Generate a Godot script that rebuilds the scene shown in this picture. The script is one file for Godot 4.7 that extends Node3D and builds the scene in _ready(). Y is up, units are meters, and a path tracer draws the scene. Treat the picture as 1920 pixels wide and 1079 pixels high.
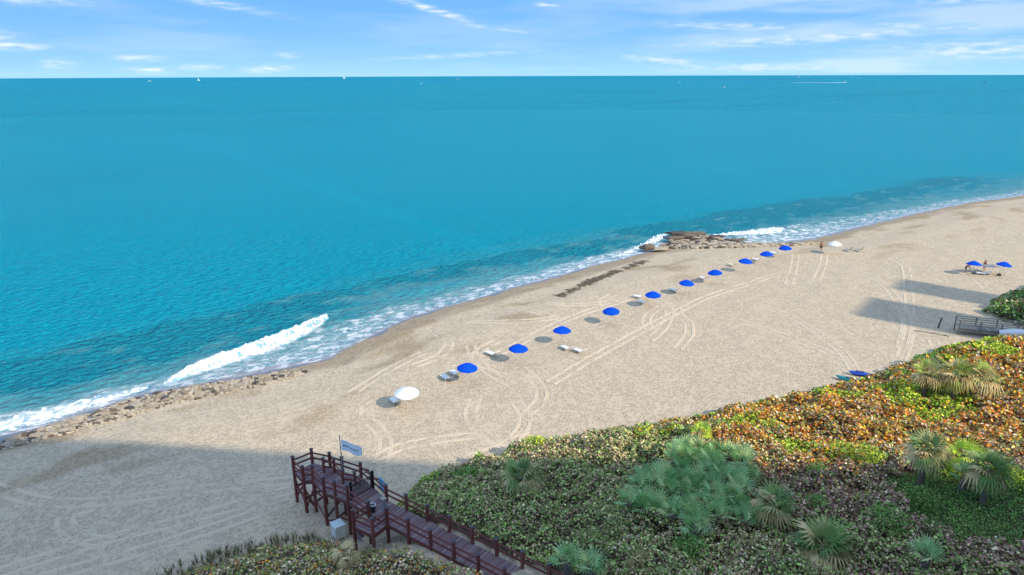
extends Node3D

# ---------- frame of the shore: U runs along the shore, V inland ----------
const UD := Vector2(0.823, -0.568)
const VD := Vector2(0.568, 0.823)
const SEA := -1.3
const TOP := 4.1     # top of the boardwalk posts
const DECK := 2.85   # boardwalk deck
var SHORE := [[-400, -80], [-60, -78], [-7.4, -76.9], [-3.1, -77.1], [0.1, -78.1], [5.2, -79.1], [9.7, -78.7], [13.9, -78.0], [19.4, -77.3], [25.6, -76.8], [27.8, -78.4], [32.2, -80.7], [40.2, -84.5], [46.3, -85.4], [51.5, -86.1], [60.6, -87.8], [70.1, -88.6], [79, -90.2], [87.8, -90.8], [94.9, -91.6], [104, -92.0], [112, -88.0], [119, -83.0], [126.5, -80.6], [131.4, -79.6], [151.3, -80.3], [175.4, -80.5], [201.1, -79.9], [228.4, -75.7], [300, -74], [900, -70]]
var VEG := [[-400, -44], [2, -43.8], [5.4, -43.9], [10.1, -42.7], [13.2, -41.2], [16.5, -41.5], [20.9, -44.1], [24.6, -44.4], [29.7, -44], [34.6, -43.4], [38.2, -42.3], [45.2, -39.6], [54.2, -37.4], [60.7, -35.7], [66.7, -34.6], [74.8, -33.2], [78.8, -33.6], [86.5, -33.4], [91.4, -31.5], [97, -28.5], [101, -29.5], [104.5, -36.5], [112, -38], [140, -37], [300, -36], [900, -36]]
var nz := FastNoiseLite.new()
var nz2 := FastNoiseLite.new()
var rng := RandomNumberGenerator.new()
var used := {}
var M := {}
var cache := {}

func lin(r: float, g: float, b: float, a := 1.0) -> Color:
	var c := Color(r, g, b).linear_to_srgb()
	c.a = a
	return c

func mat(r: float, g: float, b: float, rough := 0.8, metal := 0.0) -> StandardMaterial3D:
	var m := StandardMaterial3D.new()
	m.albedo_color = lin(r, g, b)
	m.roughness = rough
	m.metallic = metal
	return m

func interp(t: Array, u: float) -> float:
	if u <= t[0][0]: return t[0][1]
	for i in range(1, t.size()):
		if u <= t[i][0]:
			return lerpf(t[i - 1][1], t[i][1], (u - t[i - 1][0]) / (t[i][0] - t[i - 1][0]))
	return t[-1][1]

func uv_of(x: float, z: float) -> Vector2:
	return Vector2(x * UD.x + z * UD.y, x * VD.x + z * VD.y)

func xz_of(u: float, v: float) -> Vector2:
	return UD * u + VD * v

func hump(u: float, v: float, a: Array) -> float:
	var q := Vector2((u - a[0]) / a[2], (v - a[1]) / a[3])
	return exp(-q.length_squared())

# reef mounds on the sea bed: u, v, half length, half width, height
var REEFS := [[-2, -95, 9, 5, 2.0], [13, -97, 14, 5.5, 2.2], [28, -102, 10, 4, 1.7], [55, -104, 16, 3, 1.5], [74, -104, 16, 3.5, 1.6], [88, -100, 10, 3, 1.5], [118, -106, 12, 6, 1.8], [143, -105, 16, 7, 2.2], [166, -104, 18, 7, 2.0], [203, -102, 20, 6, 1.7], [120, -96, 9, 4, 1.6], [240, -104, 22, 8, 1.7], [-40, -100, 18, 6, 2.0]]

func reef(u: float, v: float) -> float:
	var s := 0.0
	for a in REEFS:
		if absf(u - a[0]) < a[2] * 3.2 and absf(v - a[1]) < a[3] * 3.4:
			s = maxf(s, hump(u, v, [a[0], a[1], a[2] * 1.35, a[3] * 1.45]) * a[4] * 1.45)
	return s

func ground_uv(u: float, v: float) -> float:
	var t := v - interp(SHORE, u)
	var h := 0.0
	if t < 0.0:
		h = SEA + maxf(t, -34.0) * 0.075 + minf(t + 34.0, 0.0) * 0.02
		if t < -4.0:
			var k := reef(u, v)
			h += k * (0.75 + 0.5 * nz.get_noise_2d(u * 3.0, v * 3.0))
			h = minf(h, SEA - 0.36)
		h = maxf(h, -9.0)
	else:
		h = lerpf(SEA, 0.05, smoothstep(-6.0, 13.0, t) * 1.2 - 0.2) if t < 13.0 else 0.05
		h = SEA + 0.115 * t if t < 6.0 else lerpf(SEA + 0.69, 0.05, smoothstep(6.0, 15.0, t))
	var n1 := nz.get_noise_2d(u * 0.9, v * 0.9)
	h += n1 * (0.10 if t > 3.0 else 0.03)
	var w := v - interp(VEG, u)
	if w > -1.0:
		var d := 2.5 * smoothstep(-0.5, 9.0, w) + 0.9 * smoothstep(8.0, 26.0, w)
		h += d * (1.0 + 0.18 * nz2.get_noise_2d(u * 1.3, v * 1.3))
	return h

func ground(x: float, z: float) -> float:
	var p := uv_of(x, z)
	return ground_uv(p.x, p.y)

# ---------- mesh collector ----------
class MB:
	var v := PackedVector3Array()
	var n := PackedVector3Array()
	var c := PackedColorArray()
	var uv := PackedVector2Array()
	var ix := PackedInt32Array()
	func tri(a: Vector3, b: Vector3, d: Vector3, away: Vector3):
		var q := (b - a).cross(d - a)
		if q.length_squared() < 1e-16: return
		q = q.normalized()
		if q.dot((a + b + d) / 3.0 - away) < 0.0:
			q = -q
			var t := b
			b = d
			d = t
		# front faces run clockwise
		for p in [a, d, b]:
			v.append(p)
			n.append(q)
	func quad(a: Vector3, b: Vector3, d: Vector3, e: Vector3, away: Vector3):
		tri(a, b, d, away)
		tri(a, d, e, away)
	func box(tr: Transform3D, s: Vector3, bev := 0.0):
		var h := s * 0.5
		var o := tr.origin
		var k := minf(bev, minf(h.x, minf(h.y, h.z)) * 0.8)
		var p := func(sx, sy, sz, ax):
			var q := Vector3(sx * h.x, sy * h.y, sz * h.z)
			if ax != 0: q.x -= sx * k
			if ax != 1: q.y -= sy * k
			if ax != 2: q.z -= sz * k
			return tr * q
		for ax in 3:
			for s1 in [-1, 1]:
				var q := []
				for e in [[-1, -1], [1, -1], [1, 1], [-1, 1]]:
					var g := [0, 0, 0]
					g[ax] = s1
					g[(ax + 1) % 3] = e[0]
					g[(ax + 2) % 3] = e[1]
					q.append(p.call(g[0], g[1], g[2], ax))
				quad(q[0], q[1], q[2], q[3], o)
		if k > 0.0:
			for ax in 3:
				var b1 := (ax + 1) % 3
				var b2 := (ax + 2) % 3
				for e in [[-1, -1], [1, -1], [1, 1], [-1, 1]]:
					var g0 := [0, 0, 0]
					g0[b1] = e[0]
					g0[b2] = e[1]
					var g1 := g0.duplicate()
					g0[ax] = -1
					g1[ax] = 1
					quad(p.call(g0[0], g0[1], g0[2], b1), p.call(g1[0], g1[1], g1[2], b1), p.call(g1[0], g1[1], g1[2], b2), p.call(g0[0], g0[1], g0[2], b2), o)
			for sx in [-1, 1]:
				for sy in [-1, 1]:
					for sz in [-1, 1]:
						tri(p.call(sx, sy, sz, 0), p.call(sx, sy, sz, 1), p.call(sx, sy, sz, 2), o)
	func tube(a: Vector3, b: Vector3, r0: float, r1: float, seg := 8, caps := true):
		var d := (b - a).normalized()
		var s := d.cross(Vector3.UP if absf(d.y) < 0.9 else Vector3.RIGHT).normalized()
		var t := d.cross(s)
		for i in seg:
			var c0 := s * cos(TAU * i / seg) + t * sin(TAU * i / seg)
			var c1 := s * cos(TAU * (i + 1) / seg) + t * sin(TAU * (i + 1) / seg)
			quad(a + c0 * r0, a + c1 * r0, b + c1 * r1, b + c0 * r1, (a + b) * 0.5)
			if caps:
				tri(a, a + c0 * r0, a + c1 * r0, (a + b) * 0.5)
				tri(b, b + c0 * r1, b + c1 * r1, (a + b) * 0.5)
	func done() -> ArrayMesh:
		var arr := []
		arr.resize(Mesh.ARRAY_MAX)
		arr[Mesh.ARRAY_VERTEX] = v
		arr[Mesh.ARRAY_NORMAL] = n
		if c.size() == v.size(): arr[Mesh.ARRAY_COLOR] = c
		if uv.size() == v.size(): arr[Mesh.ARRAY_TEX_UV] = uv
		if ix.size(): arr[Mesh.ARRAY_INDEX] = ix
		var m := ArrayMesh.new()
		m.add_surface_from_arrays(Mesh.PRIMITIVE_TRIANGLES, arr)
		return m

# smooth grid: pos[i*nj+j]
func grid_mesh(pos: PackedVector3Array, ni: int, nj: int, col := PackedColorArray(), uvs := PackedVector2Array(), ground_like := true) -> ArrayMesh:
	var b := MB.new()
	var mid := Vector3.ZERO
	if not ground_like:
		for p in pos: mid += p / pos.size()
	var nn := PackedVector3Array()
	nn.resize(pos.size())
	for i in ni:
		for j in nj:
			var a := pos[mini(i + 1, ni - 1) * nj + j] - pos[maxi(i - 1, 0) * nj + j]
			var d := pos[i * nj + mini(j + 1, nj - 1)] - pos[i * nj + maxi(j - 1, 0)]
			var q := a.cross(d).normalized()
			nn[i * nj + j] = q if not ground_like or q.y >= 0.0 else -q
	var ix := PackedInt32Array()
	ix.resize((ni - 1) * (nj - 1) * 6)
	var flip := (pos[nj] - pos[0]).cross(pos[1] - pos[0]).y > 0.0
	if not ground_like:
		# closed or hanging shapes: all normals outward together
		var s := 0.0
		for i in pos.size(): s += nn[i].dot(pos[i] - mid)
		flip = s > 0.0
		if s < 0.0:
			for i in pos.size(): nn[i] = -nn[i]
	var k := 0
	for i in ni - 1:
		for j in nj - 1:
			var a := i * nj + j
			var q := [a, a + 1, a + nj, a + 1, a + nj + 1, a + nj] if not flip else [a, a + nj, a + 1, a + 1, a + nj, a + nj + 1]
			for e in 6:
				ix[k + e] = q[5 - e]
			k += 6
	b.v = pos
	b.n = nn
	b.c = col
	b.uv = uvs
	b.ix = ix
	return b.done()

# ---------- nodes ----------
func numbered(called: String) -> String:
	used[called] = used.get(called, 0) + 1
	return called if used[called] == 1 else "%s_%03d" % [called, used[called] - 1]

func tag(o: Node3D, label: String, category: String, group := "", kind := ""):
	if label: o.set_meta("label", label)
	if category: o.set_meta("category", category)
	if group: o.set_meta("group", group)
	if kind: o.set_meta("kind", kind)

func thing(called: String, at: Vector3, label: String, category: String, group := "", turn := 0.0) -> Node3D:
	var o := Node3D.new()
	o.name = numbered(called)
	add_child(o)
	o.position = at
	o.rotation.y = turn
	tag(o, label, category, group)
	return o

func part(parent: Node, called: String, mesh: Mesh, m: Material, tr := Transform3D()) -> MeshInstance3D:
	var o := MeshInstance3D.new()
	o.mesh = mesh
	o.material_override = m
	if parent == self:
		o.name = numbered(called)
		add_child(o)
	else:
		o.name = called
		parent.add_child(o, true)
	o.transform = tr
	return o

# a part given in world coordinates
func wpart(parent: Node3D, called: String, mesh: Mesh, m: Material, tr := Transform3D()) -> MeshInstance3D:
	return part(parent, called, mesh, m, parent.transform.affine_inverse() * tr)

func structure(called: String, mesh: Mesh, m: Material) -> MeshInstance3D:
	var o := part(self, called, mesh, m)
	o.set_meta("kind", "structure")
	return o

func bbox(s: Vector3, bev := 0.012) -> ArrayMesh:
	var key := "b%.3f,%.3f,%.3f,%.3f" % [s.x, s.y, s.z, bev]
	if not cache.has(key):
		var b := MB.new()
		b.box(Transform3D(), s, bev)
		cache[key] = b.done()
	return cache[key]

# transform of a beam whose local x runs from a to b
func along(a: Vector3, b: Vector3) -> Transform3D:
	var x := (b - a).normalized()
	var z := x.cross(Vector3.UP)
	z = Vector3(0, 0, 1) if z.length() < 1e-4 else z.normalized()
	return Transform3D(Basis(x, z.cross(x), z), (a + b) * 0.5)

func beam(parent: Node3D, called: String, a: Vector3, b: Vector3, h: float, w: float, m: Material) -> MeshInstance3D:
	return wpart(parent, called, bbox(Vector3(snappedf(a.distance_to(b), 0.01), h, w), 0.01), m, along(a, b))

func V3(p: Array, y: float) -> Vector3:
	return Vector3(p[0], y, p[1])

func at_ground(p: Array, up := 0.0) -> Vector3:
	return Vector3(p[0], ground(p[0], p[1]) + up, p[1])

# ---------- camera, sky, sun ----------
func sky_color(az: float, el: float) -> Color:
	# az in degrees (0 = out to sea, + to the right), el in degrees
	var hz := Vector3(0.36, 0.66, 0.95)
	var lo := Vector3(0.11, 0.37, 0.86)
	var zen := Vector3(0.25, 0.52, 1.0)
	var c := hz.lerp(lo, 1.0 - exp(-maxf(el, 0.0) / 3.6))
	c = c.lerp(zen, 1.0 - exp(-maxf(el - 5.0, 0.0) / 30.0))
	var s := maxf(el, 0.0)
	# cirrus veil all round
	var q := nz2.get_noise_3d(cos(deg_to_rad(az)) * 60.0 + s * 1.2, sin(deg_to_rad(az)) * 60.0, s * 9.0 + 0.12 * az)
	var big := nz.get_noise_3d(cos(deg_to_rad(az)) * 22.0, sin(deg_to_rad(az)) * 22.0, s * 1.6)
	var veil := clampf((q * 1.5 + big * 0.8 - 0.05) * 0.9, 0.0, 0.6)
	var right := smoothstep(2.0, 22.0, az) * smoothstep(150.0, 60.0, az)
	veil *= lerpf(0.2, 0.55, maxf(right, smoothstep(10.0, 30.0, el)))
	if el > 10.0:
		veil = maxf(veil, 0.45 * smoothstep(10.0, 40.0, el) * (0.8 + 0.6 * q))
	for a in CLOUDS:
		var dx: float = az - a[0]
		var dy: float = el - a[1]
		if absf(dx) > a[2] * 2.6: continue
		var rx: float = (dx * cos(a[4]) + dy * sin(a[4])) / a[2]
		var ry: float = (-dx * sin(a[4]) + dy * cos(a[4])) / a[3]
		var g := exp(-rx * rx - ry * ry)
		if g < 0.01: continue
		var f := nz2.get_noise_2d(az * 9.0 + a[0] * 7.0 + el * 14.0, el * 85.0)
		veil = maxf(veil, clampf(g * (0.75 + 1.6 * f) * a[5], 0.0, 0.95))
	c = c.lerp(Vector3(0.92, 0.95, 1.0), veil)
	return lin(c.x, c.y, c.z)

# clouds: azimuth, elevation, half length, half height (degrees), tilt, strength
var CLOUDS := [[-36.0, 4.8, 5.5, 0.35, -0.02, 0.55], [-36.3, 2.4, 1.6, 0.32, 0.0, 0.95], [-34.6, 1.8, 1.7, 0.22, 0.0, 0.7], [-32.2, 0.7, 0.8, 0.3, 0, 0.55], [-27.2, 1.15, 1.3, 0.22, 0, 0.6], [-26.8, 0.3, 1.3, 0.22, 0, 0.5], [-23.5, 0.5, 1.2, 0.2, 0, 0.5], [-18.6, 0.4, 1.6, 0.22, 0.05, 0.55], [-17.2, 1.4, 0.8, 0.2, 0, 0.35], [-22.5, 5.0, 4.5, 0.25, -0.16, 0.35], [-6.0, 4.7, 3.2, 0.22, -0.27, 0.6], [-1.5, 3.4, 4.0, 0.16, -0.12, 0.3], [2.9, 5.0, 0.9, 0.22, -0.15, 0.6], [-4.0, 1.4, 6.0, 0.15, 0.05, 0.3], [27.0, 5.2, 8.0, 0.28, 0.0, 0.75], [33.0, 4.6, 6.0, 0.28, 0.0, 0.4], [17.0, 3.3, 5.0, 0.3, -0.06, 0.4], [22.0, 2.4, 9.0, 0.35, 0.04, 0.5], [34.0, 1.4, 7.0, 0.6, 0.0, 0.45], [12.0, 0.95, 3.0, 0.25, -0.08, 0.45], [20.0, 0.4, 6.0, 0.25, 0.0, 0.5], [30.0, 3.0, 6.0, 0.25, -0.05, 0.35], [48.0, 4.0, 9.0, 0.7, 0.0, 0.6], [-50.0, 3.0, 6.0, 0.5, 0.0, 0.6], [70.0, 3.0, 9.0, 0.8, 0.0, 0.6], [-75.0, 4.0, 8.0, 0.5, 0.1, 0.5], [100.0, 3.0, 8.0, 0.6, 0.0, 0.5], [140.0, 3.0, 8.0, 0.6, 0.0, 0.5], [-110.0, 3.0, 8.0, 0.6, 0.0, 0.5], [-150.0, 3.0, 8.0, 0.6, 0.0, 0.5], [178.0, 4.0, 8.0, 0.6, 0.0, 0.5]]

func sky_image() -> Image:
	var small := Image.create(768, 384, false, Image.FORMAT_RGB8)
	for y in 384:
		var el := 90.0 - (y + 0.5) / 384.0 * 180.0
		for x in (768 if y < 194 else 0):
			small.set_pixel(x, y, sky_color(wrapf((x + 0.5) / 768.0 * 360.0, -180.0, 180.0), el))
		if y >= 194:
			small.fill_rect(Rect2i(0, y, 768, 1), lin(0.36, 0.66, 0.95))
	small.resize(4096, 2048, Image.INTERPOLATE_CUBIC)
	for y in range(898, 1026):
		var el := 90.0 - (y + 0.5) / 2048.0 * 180.0
		for k in range(-560, 560):
			var x := posmod(k, 4096)
			small.set_pixel(x, y, sky_color((k + 0.5) / 4096.0 * 360.0, el))
	return small

func setup_light():
	var cam := Camera3D.new()
	cam.name = "camera"
	cam.fov = rad_to_deg(2.0 * atan(539.5 / 1280.0))
	cam.far = 30000.0
	cam.near = 0.5
	cam.position = Vector3(0, 32, 0)
	cam.rotation = Vector3(deg_to_rad(-17.41), 0, deg_to_rad(-0.2))
	add_child(cam)
	var env := Environment.new()
	env.background_mode = Environment.BG_SKY
	var sky := Sky.new()
	var pm := PanoramaSkyMaterial.new()
	pm.panorama = ImageTexture.create_from_image(sky_image())
	pm.energy_multiplier = 0.93
	sky.sky_material = pm
	env.sky = sky
	env.tonemap_mode = Environment.TONE_MAPPER_LINEAR
	env.tonemap_exposure = 1.28
	env.sdfgi_enabled = true
	env.ssao_enabled = true
	env.ssil_enabled = true
	var we := WorldEnvironment.new()
	we.name = "environment"
	we.environment = env
	add_child(we)
	var sun := DirectionalLight3D.new()
	sun.name = "sun"
	sun.light_energy = 1.15
	sun.light_color = Color(1.0, 0.95, 0.87)
	sun.light_angular_distance = 0.5
	sun.shadow_enabled = true
	add_child(sun)
	var to_sun := Vector3(0.77, 0.65, 0.64)
	sun.look_at_from_position(to_sun * 100.0, Vector3.ZERO)

# ---------- textures ----------
func noise_image(size: int, freq: float, octaves: int, seed_: int, kind := FastNoiseLite.TYPE_SIMPLEX_SMOOTH) -> Image:
	var n := FastNoiseLite.new()
	n.noise_type = kind
	n.seed = seed_
	n.frequency = freq
	n.fractal_octaves = octaves
	return n.get_seamless_image(size, size)

func sand_relief() -> Image:
	var S := 2048   # 40 m
	var im := noise_image(S, 0.02, 3, 5)
	im.convert(Image.FORMAT_RGBA8)
	# calm the base noise down
	var flat := Image.create(S, S, false, Image.FORMAT_RGBA8)
	flat.fill(Color(0.55, 0.55, 0.55, 0.72))
	im.blend_rect(flat, Rect2i(0, 0, S, S), Vector2i.ZERO)
	# footprints: a pit with a pushed-up rim, in eight directions and two sizes
	var stamps := []
	for k in 8:
		for big in 2:
			var R := 13 if big else 9
			var st := Image.create(2 * R, 2 * R, false, Image.FORMAT_RGBA8)
			var ang := PI * k / 8.0
			for y in 2 * R:
				for x in 2 * R:
					var p := Vector2(x - R + 0.5, y - R + 0.5).rotated(ang) / (R * 0.92)
					var d := Vector2(p.x * 1.0, p.y * 1.35).length()
					var val := 0.18 if d < 0.62 else 0.82
					var al := 0.0
					if d < 0.62: al = 0.85 * (1.0 - smoothstep(0.38, 0.62, d) * 0.5)
					elif d < 1.0: al = 0.5 * (1.0 - smoothstep(0.62, 1.0, d))
					st.set_pixel(x, y, Color(val, val, val, al))
			stamps.append(st)
	rng.seed = 77
	var dens := FastNoiseLite.new()
	dens.seed = 9
	dens.frequency = 0.006
	for i in 24000:
		var x := rng.randi_range(0, S - 1)
		var y := rng.randi_range(0, S - 1)
		if dens.get_noise_2d(x, y) < rng.randf_range(-0.75, 0.35): continue
		var st: Image = stamps[rng.randi() % stamps.size()]
		for ox in [0, -S]:
			for oy in [0, -S]:
				var w := st.get_width()
				var px: int = x + ox
				var py: int = y + oy
				if px + w > 0 and py + w > 0 and px < S and py < S:
					im.blend_rect(st, Rect2i(0, 0, w, w), Vector2i(px, py))
	return im

func lace_image() -> Image:
	# foam: white with a lacy alpha
	var S := 1024
	var a := FastNoiseLite.new()
	a.noise_type = FastNoiseLite.TYPE_CELLULAR
	a.cellular_return_type = FastNoiseLite.RETURN_DISTANCE2_SUB
	a.seed = 3
	a.frequency = 0.022
	a.domain_warp_enabled = true
	a.domain_warp_amplitude = 26.0
	a.domain_warp_frequency = 0.012
	var c1 := a.get_seamless_image(S, S)
	a.frequency = 0.05
	a.seed = 4
	var c2 := a.get_seamless_image(S, S)
	var n := noise_image(S, 0.008, 4, 12)
	c1.convert(Image.FORMAT_L8)
	c2.convert(Image.FORMAT_L8)
	n.convert(Image.FORMAT_L8)
	var d1 := c1.get_data()
	var d2 := c2.get_data()
	var d3 := n.get_data()
	var out := PackedByteArray()
	out.resize(S * S * 2)
	for i in S * S:
		var e := 1.0 - smoothstep(0.02, 0.30, d1[i] / 255.0)
		var f := 1.0 - smoothstep(0.05, 0.40, d2[i] / 255.0)
		var k := smoothstep(0.35, 0.75, d3[i] / 255.0)
		out[i * 2] = 255
		out[i * 2 + 1] = int(255.0 * clampf(0.16 + e * 0.55 + f * 0.4 * k + k * k * 0.5, 0.0, 1.0))
	return Image.create_from_data(S, S, false, Image.FORMAT_LA8, out)

# ---------- setting ----------
func steps(list: Array) -> PackedFloat32Array:
	# list of [from, to, step]
	var r := PackedFloat32Array()
	for a in list:
		var x: float = a[0]
		while x < a[1] - 1e-4:
			r.append(x)
			x += a[2]
	r.append(list[-1][1])
	return r

func make_beach():
	var us := steps([[-400, -100, 20], [-100, -30, 4], [-30, 130, 0.5], [130, 260, 1.0], [260, 900, 20]])
	var vs := steps([[-900, -180, 60], [-180, -112, 4], [-112, -92, 1.0], [-92, -30, 0.5], [-30, 60, 1.5], [60, 400, 20]])
	var pos := PackedVector3Array()
	var col := PackedColorArray()
	var uvs := PackedVector2Array()
	var dry := Color(0.62, 0.50, 0.36)
	var wet := Color(0.36, 0.27, 0.18)
	var bed := Color(0.46, 0.42, 0.30)
	var rock := Color(0.025, 0.03, 0.035)
	var litter := Color(0.14, 0.10, 0.07)
	for u in us:
		var sv := interp(SHORE, u)
		var ve := interp(VEG, u)
		for v in vs:
			var y := ground_uv(u, v)
			var p := xz_of(u, v)
			pos.append(Vector3(p.x, y, p.y))
			uvs.append(Vector2(u / 40.0, v / 40.0))
			var t := v - sv
			var n := nz2.get_noise_2d(u * 2.0, v * 4.0)
			var c := dry
			# damp sand with a ragged upper edge, blotches of coarse brown shell sand
			var damp := 1.0 - smoothstep(3.0, 6.5, t + n * 3.0)
			c = c.lerp(wet, damp * 0.75)
			var blotch := smoothstep(0.12, 0.5, nz.get_noise_2d(u * 1.1 + 50.0, v * 2.6)) * smoothstep(26.0, 12.0, t) * smoothstep(1.0, 5.0, t)
			c = c.lerp(Color(0.40, 0.285, 0.17), blotch * 0.7)
			if t < 0.0:
				c = c.lerp(bed, smoothstep(0.0, -3.0, t))
				c = c.lerp(rock, clampf(reef(u, v) * 1.0 * (0.8 + 1.2 * n), 0.0, 1.0) * smoothstep(-3.0, -6.0, t))
			var w := v - ve
			c = c.lerp(litter, smoothstep(0.3, 1.6, w + n))
			if in_path(p.x, p.y): c = dry
			col.append(c)
	var m := StandardMaterial3D.new()
	m.vertex_color_use_as_albedo = true
	m.roughness = 0.95
	m.metallic_specular = 0.2
	var grain := Image.create(512, 512, false, Image.FORMAT_RGB8)
	rng.seed = 4
	for y in 512:
		for x in 512:
			var g := 0.93 + 0.07 * rng.randf() - (0.25 if rng.randf() < 0.012 else 0.0)
			grain.set_pixel(x, y, Color(g, g, g * 0.985))
	m.albedo_texture = ImageTexture.create_from_image(grain)
	m.heightmap_enabled = true
	m.heightmap_texture = ImageTexture.create_from_image(sand_relief())
	m.heightmap_scale = 16.0
	M.sand = m
	var b := structure("beach", grid_mesh(pos, us.size(), vs.size(), col, uvs), m)
	# wheel ruts pressed into the sand: a low ridge, a groove, a low ridge
	var rut := StandardMaterial3D.new()
	rut.albedo_color = lin(0.62, 0.50, 0.36)
	rut.roughness = 0.95
	rut.metallic_specular = 0.2
	rng.seed = 91
	for i in 9:
		var a := xz_of(rng.randf_range(22, 86), rng.randf_range(-72, -50))
		var dir := rng.randf() * TAU
		var bend := rng.randf_range(-0.5, 0.5)
		var arc := []
		for k in 5:
			arc.append([a.x, a.y])
			a += Vector2(cos(dir), sin(dir)) * 3.2
			dir += bend
		TRACKS.append(arc)
	for tr in TRACKS:
		for side in [-0.5, 0.5]:
			part(b, "wheel_rut", rut_mesh(tr, side), rut)
	# water-soaked sand left by the last wave
	var ws := PackedVector3Array()
	var wu := steps([[-60, 260, 0.5]])
	for u in wu:
		var sv := interp(SHORE, u)
		var far: float = 1.7 + 1.8 * smoothstep(24.0, 10.0, u) + 1.1 * nz.get_noise_2d(u * 2.2, 7.0) + 0.5 * nz2.get_noise_2d(u * 5.0, 3.0)
		for k in 9:
			var v := sv - 2.5 + (far + 2.5) * k / 8.0
			var p := xz_of(u, v)
			ws.append(Vector3(p.x, ground_uv(u, v) + (0.012 if k < 8 else -0.03), p.y))
	var wm := mat(0.20, 0.16, 0.125, 0.16)
	wm.metallic_specular = 0.6
	structure("wet_sand", grid_mesh(ws, wu.size(), 9), wm)

var TRACKS := [
	[[35.14, -93.61], [37.8, -89.43], [39.26, -82.43], [39.44, -75.37], [38.42, -70.32]],
	[[0.88, -71.36], [2.3, -68.23], [3.05, -65.21], [2.55, -62.42], [1.26, -60.17]],
	[[-14.77, -62.09], [-14.14, -59.52], [-12.87, -57.73], [-11.58, -54.98], [-11.41, -51.43]],
	[[-2.03, -79.5], [-3.72, -76.92], [-4.26, -74.79], [-3.4, -72.14], [-0.63, -70.21], [2.86, -67.69]],
	[[68.46, -118.92], [67.63, -113.23], [61.51, -101.03], [53.76, -86.69], [48.01, -77.29], [43.45, -71.0]],
	[[58.07, -111.67], [58.6, -103.9], [56.8, -95.82], [53.33, -86.69], [47.03, -76.46]],
	[[52.15, -121.42], [47.14, -110.17], [43.51, -102.65]],
	[[57.41, -121.35], [52.66, -111.74], [48.54, -104.61]],
	[[19.47, -98.82], [21.85, -94.72], [21.8, -89.16], [20.08, -84.57], [16.96, -79.32]],
	[[23.59, -92.78], [23.17, -88.71], [23.59, -85.95], [22.39, -81.09], [20.01, -76.7]],
	[[-32.34, -45.49], [-33.83, -44.69], [-33.31, -43.2], [-31.34, -41.79], [-28.69, -41.18]],
	[[-35.07, -37.9], [-29.27, -41.54], [-22.87, -44.63], [-17.78, -47.68]],
	[[-31.83, -37.33], [-26.27, -40.2], [-21.46, -43.14], [-17.21, -46.1]],
	[[41.91, -107.09], [29.55, -97.14], [20.24, -87.03], [10.87, -75.95], [3.99, -67.14]],
	[[-6.71, -71.43], [-1.31, -76.06], [7.23, -87.16], [17.42, -96.26]],
	[[52.4, -78.99], [50.55, -74.78], [47.06, -70.97]],
	[[15.34, -98.34], [13.31, -95.06], [13.61, -91.49], [15.15, -89.23]],
	[[39.85, -71.03], [35.87, -79.15], [30.34, -86.92]],
	[[74.94, -108.23], [74.57, -104.3], [72.69, -99.54]],
	[[-12.13, -52.28], [-9.67, -54.5], [-3.02, -56.36]],
	[[-3.08, -57.87], [-1.02, -54.91], [1.93, -56.33]],
	[[-46, -50], [-36, -46], [-26, -47.5], [-18, -49]]]

func smooth_path(pts: Array, step: float) -> PackedVector2Array:
	var c := Curve2D.new()
	for i in pts.size():
		var p := Vector2(pts[i][0], pts[i][1])
		var a := Vector2(pts[maxi(i - 1, 0)][0], pts[maxi(i - 1, 0)][1])
		var b := Vector2(pts[mini(i + 1, pts.size() - 1)][0], pts[mini(i + 1, pts.size() - 1)][1])
		var t := (b - a) / 6.0
		c.add_point(p, -t, t)
	var out := PackedVector2Array()
	var l := c.get_baked_length()
	var d := 0.0
	while d < l:
		out.append(c.sample_baked(d, true))
		d += step
	return out

func rut_mesh(pts: Array, side: float) -> ArrayMesh:
	var line := smooth_path(pts, 0.3)
	var prof := [[-0.22, -0.03], [-0.14, 0.042], [-0.07, 0.012], [0.0, 0.008], [0.07, 0.012], [0.14, 0.042], [0.22, -0.03]]
	var pos := PackedVector3Array()
	for i in line.size():
		var a := line[maxi(i - 1, 0)]
		var b := line[mini(i + 1, line.size() - 1)]
		var n := (b - a).normalized().orthogonal()
		for q in prof:
			var p: Vector2 = line[i] + n * (side * 1.05 + q[0])
			var lump := 0.035 * nz2.get_noise_2d(p.x * 30.0, p.y * 30.0) + 0.05 * nz.get_noise_2d(p.x * 5.0, p.y * 5.0) - 0.004
			pos.append(Vector3(p.x, ground(p.x, p.y) + q[1] + lump, p.y))
	return grid_mesh(pos, line.size(), prof.size())

func in_path(x: float, z: float) -> bool:
	# the sandy strip that the boardwalk crosses
	var o := Vector2(x + 9.02, z + 42.06)
	var s := o.dot(Vector2(0.805, 0.593))
	var q := o.dot(Vector2(-0.593, 0.805))
	return (q > -0.6 and q < 3.4 - 0.10 * maxf(s, 0.0)) and s > -9.0 and s < 24.0

var BREAK := [[6.8, -79.9], [9.1, -81.6], [14.9, -83.7], [20.5, -85.6], [25.3, -87.4], [30.2, -91.0], [31.5, -92.2]]

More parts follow.
